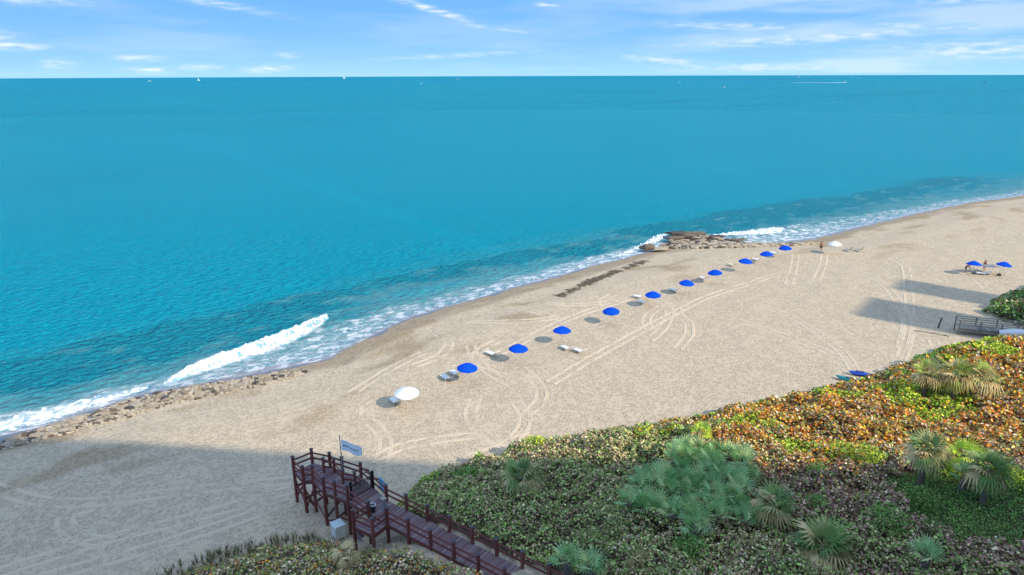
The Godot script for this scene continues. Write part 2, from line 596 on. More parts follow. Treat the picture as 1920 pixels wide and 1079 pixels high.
func sea_y(x: float, z: float) -> float:
	var p := uv_of(x, z)
	var t := p.y - interp(SHORE, p.x)
	var r := Vector2(x, z).length()
	var off := smoothstep(0.5, -7.0, t)
	var y := SEA
	y += off * 0.10 * sin(t * 0.5 + 2.0 * nz.get_noise_2d(p.x * 0.5, p.y * 0.5)) * smoothstep(-70.0, -15.0, t)
	y += lerpf(0.02, 0.13, off) * nz2.get_noise_2d(p.x * 3.2, p.y * 6.5) * (1.0 - smoothstep(90.0, 232.0, r))
	y += lerpf(0.0, 0.2, off) * nz.get_noise_2d(p.x * 6.0 + 99.0, p.y * 12.0) * (1.0 - smoothstep(90.0, 232.0, r))
	# run-up of the swash
	y += 0.13 * nz.get_noise_2d(p.x * 1.2, 40.0) * smoothstep(-8.0, -1.0, t)
	# the breaking wave
	if p.x > 4.0 and p.x < 36.0:
		var b := p.y - interp(BREAK, p.x)
		var env := smoothstep(6.0, 13.0, p.x) * smoothstep(35.0, 28.0, p.x)
		y += 0.95 * env * exp(-pow(b / (1.9 if b < 0.0 else 0.6), 2.0))
	# the low next wave behind it, and small ones to the right
	var c := t + 9.0 + 2.0 * nz.get_noise_2d(p.x * 0.4, 3.0)
	y += 0.16 * exp(-c * c / 3.0) * smoothstep(30.0, 45.0, p.x)
	return y

func make_sea():
	var lay := [[0.25, 0.13], [0.6, 0.2], [1.05, 0.3], [1.6, 0.45]]
	var body := Color(0.003, 0.43, 0.545)
	var disc := func(y: float) -> ArrayMesh:
		var b := MB.new()
		for i in 72:
			var a0 := PI + PI * 0.02 - PI * 1.04 * i / 72.0
			var a1 := PI + PI * 0.02 - PI * 1.04 * (i + 1) / 72.0
			b.tri(Vector3(0, y, 0), Vector3(cos(a0) * 10400.0, y, -sin(a0) * 10400.0), Vector3(cos(a1) * 10400.0, y, -sin(a1) * 10400.0), Vector3(0, y - 100.0, 0))
		return b.done()
	# surface: polar sheet with waves, out to the horizon
	var rs := steps([[48, 240, 0.5]])
	var r := 241.0
	while r < 10400.0:
		rs.append(r)
		r *= 1.022
	rs.append(10400.0)
	var na := 481
	var sea: MeshInstance3D
	var cuts := [0, 0, 0, rs.size() - 1]
	for i in rs.size():
		if rs[i] < 700.0: cuts[1] = i
		if rs[i] < 2200.0: cuts[2] = i
	var ripple := [noise_image(2048, 0.028, 4, 21), noise_image(1024, 0.03, 4, 22)]
	for band in 3:
		var tile: float = [97.0, 230.0, 1300.0][band]
		var pos := PackedVector3Array()
		var uvs := PackedVector2Array()
		var tone := PackedColorArray()
		var n0: int = cuts[band]
		var n1: int = cuts[band + 1]
		for i in range(n0, n1 + 1):
			for j in na:
				var a := deg_to_rad(-62.0 + 124.0 * j / (na - 1))
				var x := sin(a) * rs[i]
				var z := -cos(a) * rs[i]
				pos.append(Vector3(x, sea_y(x, z) if rs[i] < 430.0 else SEA, z))
				var q := uv_of(x, z)
				# currents: streaks of slightly different water, bluer over the deep shelf
				var k: float = nz.get_noise_2d(q.x * 0.06, q.y * 0.25) * 0.9 + nz2.get_noise_2d(q.x * 0.012, q.y * 0.05 + 7.0)
				var deep := smoothstep(-500.0, -4000.0, q.y)
				tone.append(Color(1.0 + deep * 2.5, (1.0 - 0.12 * deep) * (1.0 + 0.14 * k), (1.0 + 0.16 * deep) * (1.0 + 0.10 * k)))
				uvs.append(Vector2(q.x * 0.75, q.y * 1.5) / tile)
		var m := StandardMaterial3D.new()
		m.transparency = BaseMaterial3D.TRANSPARENCY_ALPHA
		m.vertex_color_use_as_albedo = true
		m.albedo_color = lin(body.r, body.g, body.b, 0.48)
		m.roughness = [0.27, 0.3, 0.3][band]
		m.metallic_specular = [0.26, 0.26, 0.22][band]
		m.heightmap_enabled = true
		m.heightmap_texture = ImageTexture.create_from_image(ripple[0 if band == 0 else 1])
		m.heightmap_scale = [130.0, 620.0, 2400.0][band]
		var mesh := grid_mesh(pos, n1 - n0 + 1, na, tone, uvs)
		if band == 0:
			sea = structure("sea", mesh, m)
		else:
			part(sea, "water_surface", mesh, m)
	for a in lay:
		var m := StandardMaterial3D.new()
		m.transparency = BaseMaterial3D.TRANSPARENCY_ALPHA
		m.albedo_color = lin(body.r, body.g, body.b, a[1])
		m.roughness = 1.0
		m.metallic_specular = 0.0
		part(sea, "water_layer", disc.call(SEA - a[0]), m)
	var deep := mat(body.r, body.g, body.b, 1.0)
	deep.metallic_specular = 0.0
	part(sea, "deep_water", disc.call(SEA - 2.3), deep)
	# foam: lacy sheets on the water and thick churned masses
	var lace := StandardMaterial3D.new()
	lace.transparency = BaseMaterial3D.TRANSPARENCY_ALPHA
	lace.albedo_texture = ImageTexture.create_from_image(lace_image())
	lace.vertex_color_use_as_albedo = true
	lace.roughness = 0.8
	var us := steps([[-60, 260, 0.5]])
	var pos := PackedVector3Array()
	var col := PackedColorArray()
	var uvs := PackedVector2Array()
	var ks := 30
	for u in us:
		var sv := interp(SHORE, u)
		var wide: float = interp([[-60, 5], [-8, 6.5], [0, 5.5], [6, 4], [10, 5.5], [20, 9], [28, 11], [34, 8], [45, 6.0], [70, 5.5], [90, 5.5], [100, 6], [112, 9], [122, 12], [133, 13], [150, 9], [180, 6], [228, 5], [260, 5]], u)
		var full: float = interp([[-60, 0.8], [2, 1.0], [6, 0.5], [12, 0.75], [30, 0.8], [45, 0.7], [90, 0.95], [100, 1.0], [115, 0.9], [132, 1.0], [150, 0.6], [228, 0.55], [260, 0.5]], u)
		for k in ks:
			var f := float(k) / (ks - 1)
			var v := sv + 0.9 - (wide + 0.9) * f
			var p := xz_of(u, v)
			var y := maxf(sea_y(p.x, p.y), ground_uv(u, v)) + 0.02
			pos.append(Vector3(p.x, y, p.y))
			uvs.append(Vector2(u / 19.0, v / 11.0))
			var n := nz2.get_noise_2d(u * 3.0, v * 8.0)
			var al := full * clampf(1.15 - f * f * 1.2 + n * 0.9, 0.0, 1.0) * smoothstep(1.0, 0.75, f)
			al *= smoothstep(-0.05, 0.08, f + 0.06 * nz.get_noise_2d(u * 4.0, 1.0))
			col.append(Color(0.86, 0.88, 0.88, al))
	var foam := part(self, "swash_foam", grid_mesh(pos, us.size(), ks, col, uvs), lace)
	tag(foam, "lacy white foam of spent waves along the waterline", "foam", "", "stuff")
	var white := mat(0.78, 0.80, 0.81, 0.9)
	var f1 := part(self, "breaking_wave", foam_mass([[7.5, -80.0, 0.4, 0.08], [9.5, -81.2, 0.7, 0.2], [14.9, -82.9, 0.95, 0.24], [20.5, -84.6, 1.2, 0.27], [25.3, -86.5, 1.0, 0.24], [28.5, -88.7, 0.7, 0.2], [30.6, -90.8, 0.35, 0.1]], 1.0), white)
	tag(f1, "long white breaking wave crest rolling in beside the tan rocks", "wave")
	var f2 := part(self, "surf_foam", foam_mass([[-30, -79, 1.2, 0.1], [-10, -78.6, 1.6, 0.12], [-3, -79.2, 1.5, 0.12], [2, -80.0, 1.1, 0.1], [6, -80.4, 0.5, 0.06]], 1.5), white)
	tag(f2, "churned white surf at the left end of the waterline", "surf")
	var f3 := part(self, "surf_foam", foam_mass([[88, -92.0, 0.4, 0.06], [95, -94.0, 0.9, 0.14], [101, -96.5, 1.1, 0.22], [106, -98.5, 0.9, 0.2], [110, -99.5, 0.4, 0.08]], 2.2), white)
	tag(f3, "white splash where waves hit the rock outcrop", "surf")
	var f4 := part(self, "surf_foam", foam_mass([[116, -93, 0.3, 0.1], [120, -91.5, 1.0, 0.2], [126, -89.5, 1.6, 0.3], [131, -88.6, 1.8, 0.3], [134.5, -88.6, 0.6, 0.1]], 1.6), white)
	tag(f4, "small white breaker rolling in beyond the rock outcrop", "surf")

func foam_mass(line: Array, ragged: float) -> ArrayMesh:
	var us := steps([[line[0][0], line[-1][0], 0.16]])
	var kk := 25
	var pos := PackedVector3Array()
	var tv := line.map(func(a): return [a[0], a[1]])
	var tw := line.map(func(a): return [a[0], a[2]])
	var th := line.map(func(a): return [a[0], a[3]])
	for u in us:
		var c := interp(tv, u)
		var w := interp(tw, u)
		var h := interp(th, u)
		for k in kk:
			var f := float(k) / (kk - 1) * 2.0 - 1.0
			var v := c + f * w * 1.15
			var p := xz_of(u, v)
			var lump := nz2.get_noise_2d(u * 14.0, v * 14.0) * 0.6 + nz.get_noise_2d(u * 24.0, v * 24.0) * 0.9
			var cover := 0.85 - pow(absf(f), 1.6) * (1.2 if f > 0.0 else 1.6) + lump * (0.8 if f > 0.0 else 1.3) * ragged
			pos.append(Vector3(p.x, maxf(sea_y(p.x, p.y), ground_uv(u, v)) + clampf(cover, -0.35, 1.0) * h * (0.75 + 1.3 * lump) - 0.03, p.y))
	return grid_mesh(pos, us.size(), kk)

# ---------- rocks ----------
func rock_mesh(s: int) -> ArrayMesh:
	var b := MB.new()
	var n := FastNoiseLite.new()
	n.seed = 100 + s
	n.frequency = 0.9
	var P := []
	var R := 7
	var S := 10
	for i in R + 1:
		var row := []
		for j in S:
			var th := PI * i / R
			var ph := TAU * j / S
			var d := Vector3(sin(th) * cos(ph), cos(th), sin(th) * sin(ph))
			# blocky stone with a broken top
			var q := d / pow(pow(absf(d.x), 3.0) + pow(absf(d.y), 3.0) + pow(absf(d.z), 3.0), 1.0 / 3.0)
			q *= 0.5 * (1.0 + 0.5 * n.get_noise_3dv(d * 1.6))
			q.y *= 0.62
			row.append(q)
		P.append(row)
	for i in R:
		for j in S:
			var j2 := (j + 1) % S
			b.quad(P[i][j], P[i][j2], P[i + 1][j2], P[i + 1][j], Vector3.ZERO)
	return b.done()

func make_rocks():
	var meshes := []
	for s in 8: meshes.append(rock_mesh(s))
	var tones := [mat(0.43, 0.35, 0.245, 0.9), mat(0.36, 0.285, 0.195, 0.9), mat(0.48, 0.40, 0.29, 0.9), mat(0.17, 0.13, 0.09, 0.85), mat(0.08, 0.06, 0.045, 0.6)]
	for t in tones:
		var im := noise_image(256, 0.05, 4, 31)
		t.heightmap_enabled = true
		t.heightmap_texture = cache.get("rockbump", ImageTexture.create_from_image(im))
		cache["rockbump"] = t.heightmap_texture
		t.heightmap_scale = 6.0
		t.uv1_triplanar = true
		t.uv1_scale = Vector3(1.2, 1.2, 1.2)
	rng.seed = 11
	var line := [[-9, -73.6], [-6.4, -74.4], [-4.3, -74.9], [-3.0, -74.8], [1.6, -75.6], [6.6, -76.3], [11.8, -75.6], [16.2, -74.8], [21.5, -74.6]]
	var ridge := thing("rock_ridge", Vector3(-36, -0.6, -67), "long band of tan limestone rocks along the wet sand", "rocks")
	for i in 295:
		var u := rng.randf_range(-9, 21.5)
		var spread := interp([[-9, 1.0], [-3, 1.7], [3, 2.4], [9, 2.3], [17, 1.8], [21.5, 0.9]], u)
		var v := interp(line, u) + 0.9 + rng.randf_range(-1.0, 1.0) * spread
		var p := xz_of(u, v)
		var s := rng.randf_range(0.3, 0.7) * (1.35 if rng.randf() < 0.15 else 1.0)
		var k := 4 if rng.randf() < 0.13 else (3 if rng.randf() < 0.16 else rng.randi() % 3)
		var tr := Transform3D(Basis(Vector3.UP, rng.randf() * TAU).rotated(Vector3(1, 0, 0), rng.randf_range(-0.3, 0.3)).scaled(Vector3(s * rng.randf_range(0.8, 1.5), s * rng.randf_range(0.6, 0.95), s)), Vector3(p.x, ground_uv(u, v) + s * 0.09, p.y))
		wpart(ridge, "stone", meshes[rng.randi() % 8], tones[k], tr)
	rubble(ridge, 900, func() -> Vector2:
		var u := rng.randf_range(-9, 21)
		return xz_of(u, interp(line, u) + 0.9 + rng.randf_range(-1.0, 1.15) * interp([[-9, 1.0], [3, 2.6], [17, 2.0], [21.5, 0.9]], u)), meshes[3], 0.16, 0.36)
	var crop := thing("rock_outcrop", Vector3(40, -0.5, -134), "brown layered rock outcrop jutting from the beach into the surf", "rocks")
	# outline of the outcrop in world x, z
	var poly := PackedVector2Array([Vector2(29, -131.5), Vector2(33.5, -138.5), Vector2(36, -141.5), Vector2(42, -140), Vector2(48, -136), Vector2(54, -134.0), Vector2(60.5, -131.8), Vector2(53, -130.2), Vector2(44, -128.8), Vector2(36, -128.8)])
	var n := 0
	while n < 280:
		var q := Vector2(rng.randf_range(28, 61), rng.randf_range(-142, -128.5))
		if not Geometry2D.is_point_in_polygon(q, poly): continue
		n += 1
		var back := smoothstep(-130.0, -141.0, q.y) * smoothstep(48.0, 38.0, q.x)
		var s := rng.randf_range(0.45, 0.9) + back * 0.4
		var k := 4 if rng.randf() < 0.16 + 0.35 * back else (3 if rng.randf() < 0.22 else rng.randi() % 3)
		var y := maxf(ground(q.x, q.y), SEA) + 0.16 + back * rng.randf_range(0.2, 1.0)
		var tr := Transform3D(Basis(Vector3.UP, -0.5 + rng.randf_range(-0.5, 0.5)).scaled(Vector3(s * rng.randf_range(1.0, 1.7), s * rng.randf_range(0.5, 0.8), s)), Vector3(q.x, y, q.y))
		wpart(crop, "stone", meshes[rng.randi() % 8], tones[k], tr)
	rubble(crop, 1300, func() -> Vector2:
		while true:
			var q := Vector2(rng.randf_range(28, 61), rng.randf_range(-142, -128.5))
			if Geometry2D.is_point_in_polygon(q, poly): return q
		return Vector2.ZERO, meshes[6], 0.35, 0.75)
	# big ledges at its seaward edge
	for a in [[34.8, -140.2, 4.4, 1.2, 2.2, 4, 0.7], [38.5, -140.6, 4.6, 0.9, 1.8, 3, 0.6], [42.6, -139.0, 4.0, 0.7, 1.6, 4, 0.3], [33.4, -137.0, 3.0, 1.0, 1.8, 3, 0.4], [46.5, -136.6, 3.4, 0.6, 1.5, 3, 0.1], [37.0, -138.6, 3.0, 0.6, 1.8, 3, 0.6]]:
		wpart(crop, "ledge", meshes[int(a[0]) % 8], tones[a[5]], Transform3D(Basis(Vector3.UP, 0.35).scaled(Vector3(a[2], a[3], a[4])), Vector3(a[0], SEA + a[6] + 0.5, a[1])))
	var lone := thing("beach_rock", Vector3(26.6, -0.9, -129.2), "lone dark overhanging boulder at the waterline left of the outcrop", "rock")
	part(lone, "boulder", meshes[2], tones[3], Transform3D(Basis(Vector3.UP, 0.5).scaled(Vector3(2.9, 1.9, 2.0)), Vector3(0, 0.55, 0)))
	part(lone, "ledge", meshes[5], tones[0], Transform3D(Basis(Vector3.UP, 0.2).scaled(Vector3(3.2, 0.8, 2.2)), Vector3(2.2, 0.35, 0.4)))

func rubble(parent: Node3D, n: int, where: Callable, mesh: Mesh, lo: float, hi: float):
	var list := []
	var back := parent.transform.affine_inverse()
	for i in n:
		var q: Vector2 = where.call()
		var s := rng.randf_range(lo, hi)
		var c := Color(0.43, 0.35, 0.24).lerp(Color(0.52, 0.44, 0.32), rng.randf()) if rng.randf() < 0.75 else Color(0.13, 0.095, 0.06)
		list.append([back * Transform3D(Basis(Vector3.UP, rng.randf() * TAU).scaled(Vector3(s * 1.4, s, s)), Vector3(q.x, maxf(ground(q.x, q.y), SEA) + s * 0.15, q.y)), c])
	var m := mat(1, 1, 1, 0.9)
	m.vertex_color_use_as_albedo = true
	leaves(parent, "rubble", mesh, m, list).set_meta("kind", "stuff")

func make_wrack():
	# seaweed washed up in a broken line
	var b := MB.new()
	for i in 5:
		var a := TAU * i / 5.0
		var d := Vector3(cos(a), 0.25, sin(a))
		var s := Vector3(-sin(a), 0, cos(a)) * 0.12
		b.tri(-s, s, d * 0.5, Vector3(0, -1, 0))
		b.tri(-s + d * 0.25, s + d * 0.25, d * 0.9 - Vector3(0, 0.15, 0), Vector3(0, -1, 0))
	var mm := MultiMesh.new()
	mm.transform_format = MultiMesh.TRANSFORM_3D
	mm.use_colors = true
	mm.mesh = b.done()
	rng.seed = 8
	var list := []
	var line := [[61.5, -76.6], [68.6, -79.8], [76.2, -81.9], [82.7, -83.5], [88.5, -85.2]]
	for i in 900:
		var u := rng.randf_range(61.5, 88.5)
		if nz2.get_noise_2d(u * 7.0, 3.0) < rng.randf_range(-0.45, 0.25): continue
		list.append(Vector2(u, interp(line, u) + rng.randfn(0.0, 0.5)))
	for i in 160:
		var u := rng.randf_range(-5, 60)
		list.append(Vector2(u, interp(SHORE, u) + rng.randf_range(3.5, 9.0)))
	mm.instance_count = list.size()
	for i in list.size():
		var p := xz_of(list[i].x, list[i].y)
		var s := rng.randf_range(0.25, 0.6) if i < list.size() - 160 else rng.randf_range(0.06, 0.2)
		mm.set_instance_transform(i, Transform3D(Basis(Vector3.UP, rng.randf() * TAU).scaled(Vector3(s, s * rng.randf_range(0.4, 1.2), s)), Vector3(p.x, ground_uv(list[i].x, list[i].y) + 0.03, p.y)))
		mm.set_instance_color(i, Color(0.09, 0.07, 0.04).lerp(Color(0.2, 0.15, 0.08), rng.randf()))
	var o := MultiMeshInstance3D.new()
	o.name = numbered("seaweed")
	o.multimesh = mm
	var m := mat(1, 1, 1, 0.8)
	m.vertex_color_use_as_albedo = true
	o.material_override = m
	add_child(o)
	tag(o, "dark dry seaweed washed up in a line on the sand", "seaweed", "", "stuff")

# ---------- boardwalk ----------
const WD := Vector2(0.805, 0.593)    # along the boardwalk, towards land
const WN := Vector2(-0.593, 0.805)   # across it, towards the bottom left
const W0 := Vector2(-9.02, -42.06)

func sq(p: Array) -> Array:
	var o := Vector2(p[0], p[1]) - W0
	return [o.dot(WD), o.dot(WN)]

func make_boardwalk():
	var paint := mat(0.19, 0.062, 0.052, 0.7)
	var paint2 := mat(0.225, 0.085, 0.072, 0.75)
	var plank_m := [mat(0.255, 0.17, 0.175, 0.75), mat(0.21, 0.13, 0.135, 0.7), mat(0.31, 0.235, 0.23, 0.8), mat(0.235, 0.155, 0.155, 0.75), mat(0.18, 0.11, 0.115, 0.7)]
	var cap_m := mat(0.075, 0.07, 0.085, 0.6)
	var dark := mat(0.18, 0.07, 0.058, 0.8)
	var grain := ImageTexture.create_from_image(noise_image(512, 0.02, 4, 61))
	for m in [paint, paint2, dark] + plank_m:
		m.metallic_specular = 0.25
		m.heightmap_enabled = true
		m.heightmap_texture = grain
		m.heightmap_scale = 1.2
		m.uv1_triplanar = true
		m.uv1_scale = Vector3(0.5, 3, 3)
	var far := [[-15.71, -47.0], [-14.16, -46.44], [-13.06, -45.82], [-11.46, -44.99], [-10.38, -43.76]]
	for k in 12: far.append([-9.02 + 1.6 * k, -42.06 + 1.179 * k])
	var near := [[-16.84, -45.92], [-15.71, -44.58], [-15.01, -44.65], [-13.77, -43.09], [-12.84, -42.61], [-11.78, -42.01]]
	for k in 11: near.append([-8.51 + 1.6 * k, -39.43 + 1.179 * k])
	var bw := thing("boardwalk", Vector3(-9.0, 0.9, -40.6), "dark red wooden boardwalk on posts with double rails crossing the dune", "boardwalk")
	var cap := MB.new()
	cap.box(Transform3D(Basis(), Vector3(0, 0.03, 0)), Vector3(0.25, 0.06, 0.25), 0.01)
	for a in [[-1, -1, 1, -1], [1, -1, 1, 1], [1, 1, -1, 1], [-1, 1, -1, -1]]:
		cap.tri(Vector3(a[0] * 0.115, 0.06, a[1] * 0.115), Vector3(a[2] * 0.115, 0.06, a[3] * 0.115), Vector3(0, 0.13, 0), Vector3.ZERO)
	var cap_mesh := cap.done()
	var turn := Basis(Vector3.UP, -atan2(WD.y, WD.x))
	var post := func(p: Array, top: float, thick := 0.19):
		var g := ground(p[0], p[1]) - 0.25
		var o := wpart(bw, "post", bbox(Vector3(thick, snappedf(top - g, 0.05), thick), 0.015), paint if rng.randf() < 0.6 else paint2, Transform3D(turn, Vector3(p[0], (top + g) * 0.5, p[1])))
		part(o, "post_cap", cap_mesh, cap_m, Transform3D(Basis(), Vector3(0, snappedf(top - g, 0.05) * 0.5, 0)))
	var rails := func(a: Array, b: Array, ya := TOP, yb := TOP):
		for d in [0.30, 0.74]:
			beam(bw, "rail", V3(a, ya - d), V3(b, yb - d), 0.15, 0.05, paint2 if d < 0.5 else paint)
	rng.seed = 21
	for p in far + near: post.call(p, TOP)
	for L in [far, near]:
		for i in L.size() - 1:
			if L == near and i == 5: continue
			rails.call(L[i], L[i + 1])
			beam(bw, "side_beam", V3(L[i], DECK - 0.17), V3(L[i + 1], DECK - 0.17), 0.26, 0.07, dark if L == near else paint)
	rails.call(far[0], near[0])
	beam(bw, "side_beam", V3(far[0], DECK - 0.17), V3(near[0], DECK - 0.17), 0.26, 0.07, paint)
	# deck boards, each laid across
	var fs := far.map(sq)
	var ns := near.map(sq)
	var s := -8.25
	while s < 17.0:
		var qf := interp(fs, s)
		var qn := interp(ns, s)
		var ln := snappedf(qn - qf + 0.06, 0.04)
		var c := W0 + WD * s + WN * (qf + qn) * 0.5
		wpart(bw, "plank", bbox(Vector3(0.132, 0.036, ln), 0.006), plank_m[rng.randi() % 5], Transform3D(turn, Vector3(c.x, DECK + rng.randf_range(-0.003, 0.003), c.y)))
		s += 0.142
	# landing beside the deck, with its rails
	var C := [-9.9, -40.16]
	var B1 := [-9.27, -38.28]
	var B2 := [-10.74, -39.21]
	var n0: Array = near[6]
	for p in [C, B1, B2]: post.call(p, TOP)
	for e in [[near[5], C], [C, B2], [B2, B1], [B1, n0]]:
		rails.call(e[0], e[1])
	for e in [[B2, B1], [B1, n0], [C, B2]]:
		beam(bw, "side_beam", V3(e[0], DECK - 0.2), V3(e[1], DECK - 0.2), 0.28, 0.06, paint)
	beam(bw, "side_beam", V3(near[5], DECK - 0.17), V3(n0, DECK - 0.17), 0.26, 0.07, dark)
	for k in 9:
		var f := (k + 0.5) / 9.0
		var a := V3(C, DECK - 0.04).lerp(V3(B2, DECK - 0.04), f)
		var b := V3(n0, DECK - 0.04).lerp(V3(B1, DECK - 0.04), f)
		wpart(bw, "plank", bbox(Vector3(snappedf(a.distance_to(b), 0.05), 0.036, 0.125), 0.006), plank_m[k % 3], along(a, b))
	# steps from the landing down to the sand
	for k in 3:
		var y := DECK - 0.35 - 0.32 * k
		var o := Vector2(-10.35 - 0.12 * k, -39.55 + 0.03 * k)
		beam(bw, "stair_tread", Vector3(o.x - 0.45, y, o.y - 0.6), Vector3(o.x + 0.35, y, o.y + 0.65), 0.045, 0.27, plank_m[k % 3])
	# inner rail on the end platform
	var inner := [[-14.45, -45.68], [-13.64, -45.68], [-12.64, -44.2], [-11.7, -44.05], [-11.2, -43.56]]
	for i in inner.size():
		if i < 4: post.call(inner[i], TOP - 0.05 * i, 0.16)
		if i: rails.call(inner[i - 1], inner[i], TOP - 0.05 * (i - 1), TOP - 0.05 * i)
	# rail ends that run past their posts
	beam(bw, "rail", V3(far[3], TOP - 0.45), V3([-10.75, -44.75], TOP - 0.5), 0.15, 0.05, paint)
	beam(bw, "rail", V3(far[4], TOP - 0.45), V3([-9.85, -43.55], TOP - 0.48), 0.15, 0.05, paint)
	# braces and tie beams under the end platform
	for e in [[near[0], near[1], 0.5, 2.5], [near[1], near[0], 0.6, 2.4], [near[1], near[2], 0.4, 2.2], [near[2], near[1], 0.4, 2.2], [near[0], far[0], 0.6, 2.5], [near[2], near[3], 1.3, 0.35], [near[3], near[4], 0.4, 0.9], [near[0], near[2], 1.6, 0.4]]:
		beam(bw, "brace", V3(e[0], e[2]), V3(e[1], e[3]), 0.13, 0.05, dark if rng.randf() < 0.4 else paint)
	for e in [[near[0], near[1], 1.4], [near[2], far[1], 0.9], [near[3], far[2], 0.7], [near[4], far[3], 1.0], [near[1], far[1], 1.3], [near[0], far[0], 1.5], [near[2], near[3], 2.2], [near[4], near[5], 1.2]]:
		beam(bw, "tie_beam", V3(e[0], e[2]), V3(e[1], e[2]), 0.2, 0.06, dark)
	for k in 15:
		var f := (k + 0.5) / 15.0
		var a := W0 + WD * (-8.2 + 16.0 * f)
		var q0 := interp(fs, -8.2 + 16.0 * f)
		var q1 := interp(ns, -8.2 + 16.0 * f)
		beam(bw, "joist", Vector3(a.x + WN.x * q0, DECK - 0.13, a.y + WN.y * q0), Vector3(a.x + WN.x * q1, DECK - 0.13, a.y + WN.y * q1), 0.18, 0.06, dark)
	# black metal gate with an arched top, across the deck
	var iron := mat(0.02, 0.02, 0.024, 0.4, 0.6)
	var ga := V3([-11.55, -42.12], 0)
	var gb := V3([-10.25, -43.55], 0)
	var gate := part(bw, "gate", bbox(Vector3(0.02, 0.02, 0.02)), iron, bw.transform.affine_inverse() * Transform3D(Basis(), Vector3(ga.x, DECK + 0.1, ga.z)))
	var gi := Transform3D(Basis(), -Vector3(ga.x, DECK + 0.1, ga.z))
	var gp := func(f: float, y: float) -> Vector3: return Vector3(lerpf(ga.x, gb.x, f), y, lerpf(ga.z, gb.z, f))
	for f in [0.0, 1.0]:
		part(gate, "gate_post", bbox(Vector3(0.12, 1.5, 0.12), 0.01), iron, gi * Transform3D(turn, gp.call(f, DECK + 0.75)))
	for y in [0.15, 1.05, 1.18]:
		var m1 := bbox(Vector3(snappedf(ga.distance_to(gb), 0.01), 0.045, 0.035), 0.006)
		part(gate, "gate_rail", m1, iron, gi * along(gp.call(0.0, DECK + y), gp.call(1.0, DECK + y)))
	for k in 15:
		part(gate, "bar", bbox(Vector3(0.032, 1.05, 0.032), 0.003), iron, gi * Transform3D(turn, gp.call((k + 1) / 16.0, DECK + 0.65)))
	var arch := MB.new()
	for k in 14:
		var a0 := PI * k / 14.0
		var a1 := PI * (k + 1) / 14.0
		arch.tube(gp.call(0.5 - 0.5 * cos(a0), DECK + 1.18 + 0.5 * sin(a0)), gp.call(0.5 - 0.5 * cos(a1), DECK + 1.18 + 0.5 * sin(a1)), 0.032, 0.032, 6, false)
	part(gate, "arch", arch.done(), iron, gi)
	# blue notice boards outside the rail, shower post, bin, cabinet, flag
	var sg := thing("notice_board", Vector3(-9.62, DECK, -43.05), "pale blue notice board hung on the rail behind the gate", "sign")
	var blue := mat(0.18, 0.55, 0.80, 0.5)
	var dir := Vector3(1.36, 0, 1.7).normalized()
	for r in [[-0.1, 0.78, 0.7, 0.62, blue], [-0.1, 0.2, 0.7, 0.42, blue], [0.45, 0.7, 0.3, 0.8, mat(0.42, 0.42, 0.42, 0.6)]]:
		part(sg, "panel", bbox(Vector3(r[2], r[3], 0.03), 0.004), r[4], Transform3D(along(-dir, dir).basis, dir * r[0] + Vector3(0.10, r[1], -0.08)))
	var sp := thing("shower_post", Vector3(-8.75, DECK, -39.75), "grey square post standing on the deck by the landing", "post")
	part(sp, "column", bbox(Vector3(0.3, 1.75, 0.22), 0.02), mat(0.23, 0.21, 0.21, 0.7), Transform3D(turn, Vector3(0, 0.88, 0)))
	part(sp, "top_board", bbox(Vector3(0.42, 0.05, 0.34), 0.01), mat(0.30, 0.26, 0.22, 0.7), Transform3D(turn, Vector3(0, 1.78, 0)))
	var bin := thing("litter_bin", Vector3(-9.75, DECK + 0.02, -40.75), "black litter bin with a white rim on the boardwalk deck", "bin")
	var bb := MB.new()
	bb.tube(Vector3(0, 0, 0), Vector3(0, 0.55, 0), 0.17, 0.21, 12, true)
	part(bin, "body", bb.done(), mat(0.02, 0.022, 0.025, 0.5))
	var rim := MB.new()
	for k in 14:
		var a0 := TAU * k / 14.0
		var a1 := TAU * (k + 1) / 14.0
		rim.tube(Vector3(cos(a0) * 0.205, 0.56, sin(a0) * 0.205), Vector3(cos(a1) * 0.205, 0.56, sin(a1) * 0.205), 0.03, 0.03, 6, false)
	part(bin, "liner_rim", rim.done(), mat(0.75, 0.76, 0.78, 0.5))
	var cb := thing("storage_cabinet", at_ground([-12.55, -41.6]), "white storage cabinet on the sand beside the boardwalk posts", "cabinet", "", -0.9)
	var wm := mat(0.72, 0.72, 0.66, 0.5)
	part(cb, "body", bbox(Vector3(0.85, 0.95, 0.75), 0.02), wm, Transform3D(Basis(), Vector3(0, 0.75, 0)))
	part(cb, "lid", bbox(Vector3(0.93, 0.07, 0.83), 0.02), mat(0.62, 0.72, 0.74, 0.4), Transform3D(Basis(), Vector3(0, 1.26, 0)))
	part(cb, "door", bbox(Vector3(0.7, 0.75, 0.03), 0.01), mat(0.78, 0.78, 0.74, 0.5), Transform3D(Basis(), Vector3(0, 0.74, 0.385)))
	part(cb, "handle", bbox(Vector3(0.2, 0.05, 0.05), 0.01), mat(0.4, 0.3, 0.14, 0.6), Transform3D(Basis(), Vector3(0, 1.05, 0.42)))
	for e in [[-1, -1], [1, -1], [1, 1], [-1, 1]]:
		part(cb, "leg", bbox(Vector3(0.09, 0.38, 0.09), 0.01), wm, Transform3D(Basis(), Vector3(e[0] * 0.36, 0.1, e[1] * 0.31)))
	var fl := thing("flag", Vector3(-12.72, DECK, -44.7), "pale blue MARTINIQUE flag flying from a metal pole on the boardwalk end", "flag")
	var pole := MB.new()
	pole.tube(Vector3(0, -1.0, 0), Vector3(-0.04, 3.75, 0), 0.05, 0.035, 10)
	pole.tube(Vector3(-0.04, 3.75, 0), Vector3(-0.04, 3.83, 0), 0.05, 0.02, 8)
	part(fl, "pole", pole.done(), mat(0.5, 0.52, 0.54, 0.35, 0.6))
	var pos := PackedVector3Array()
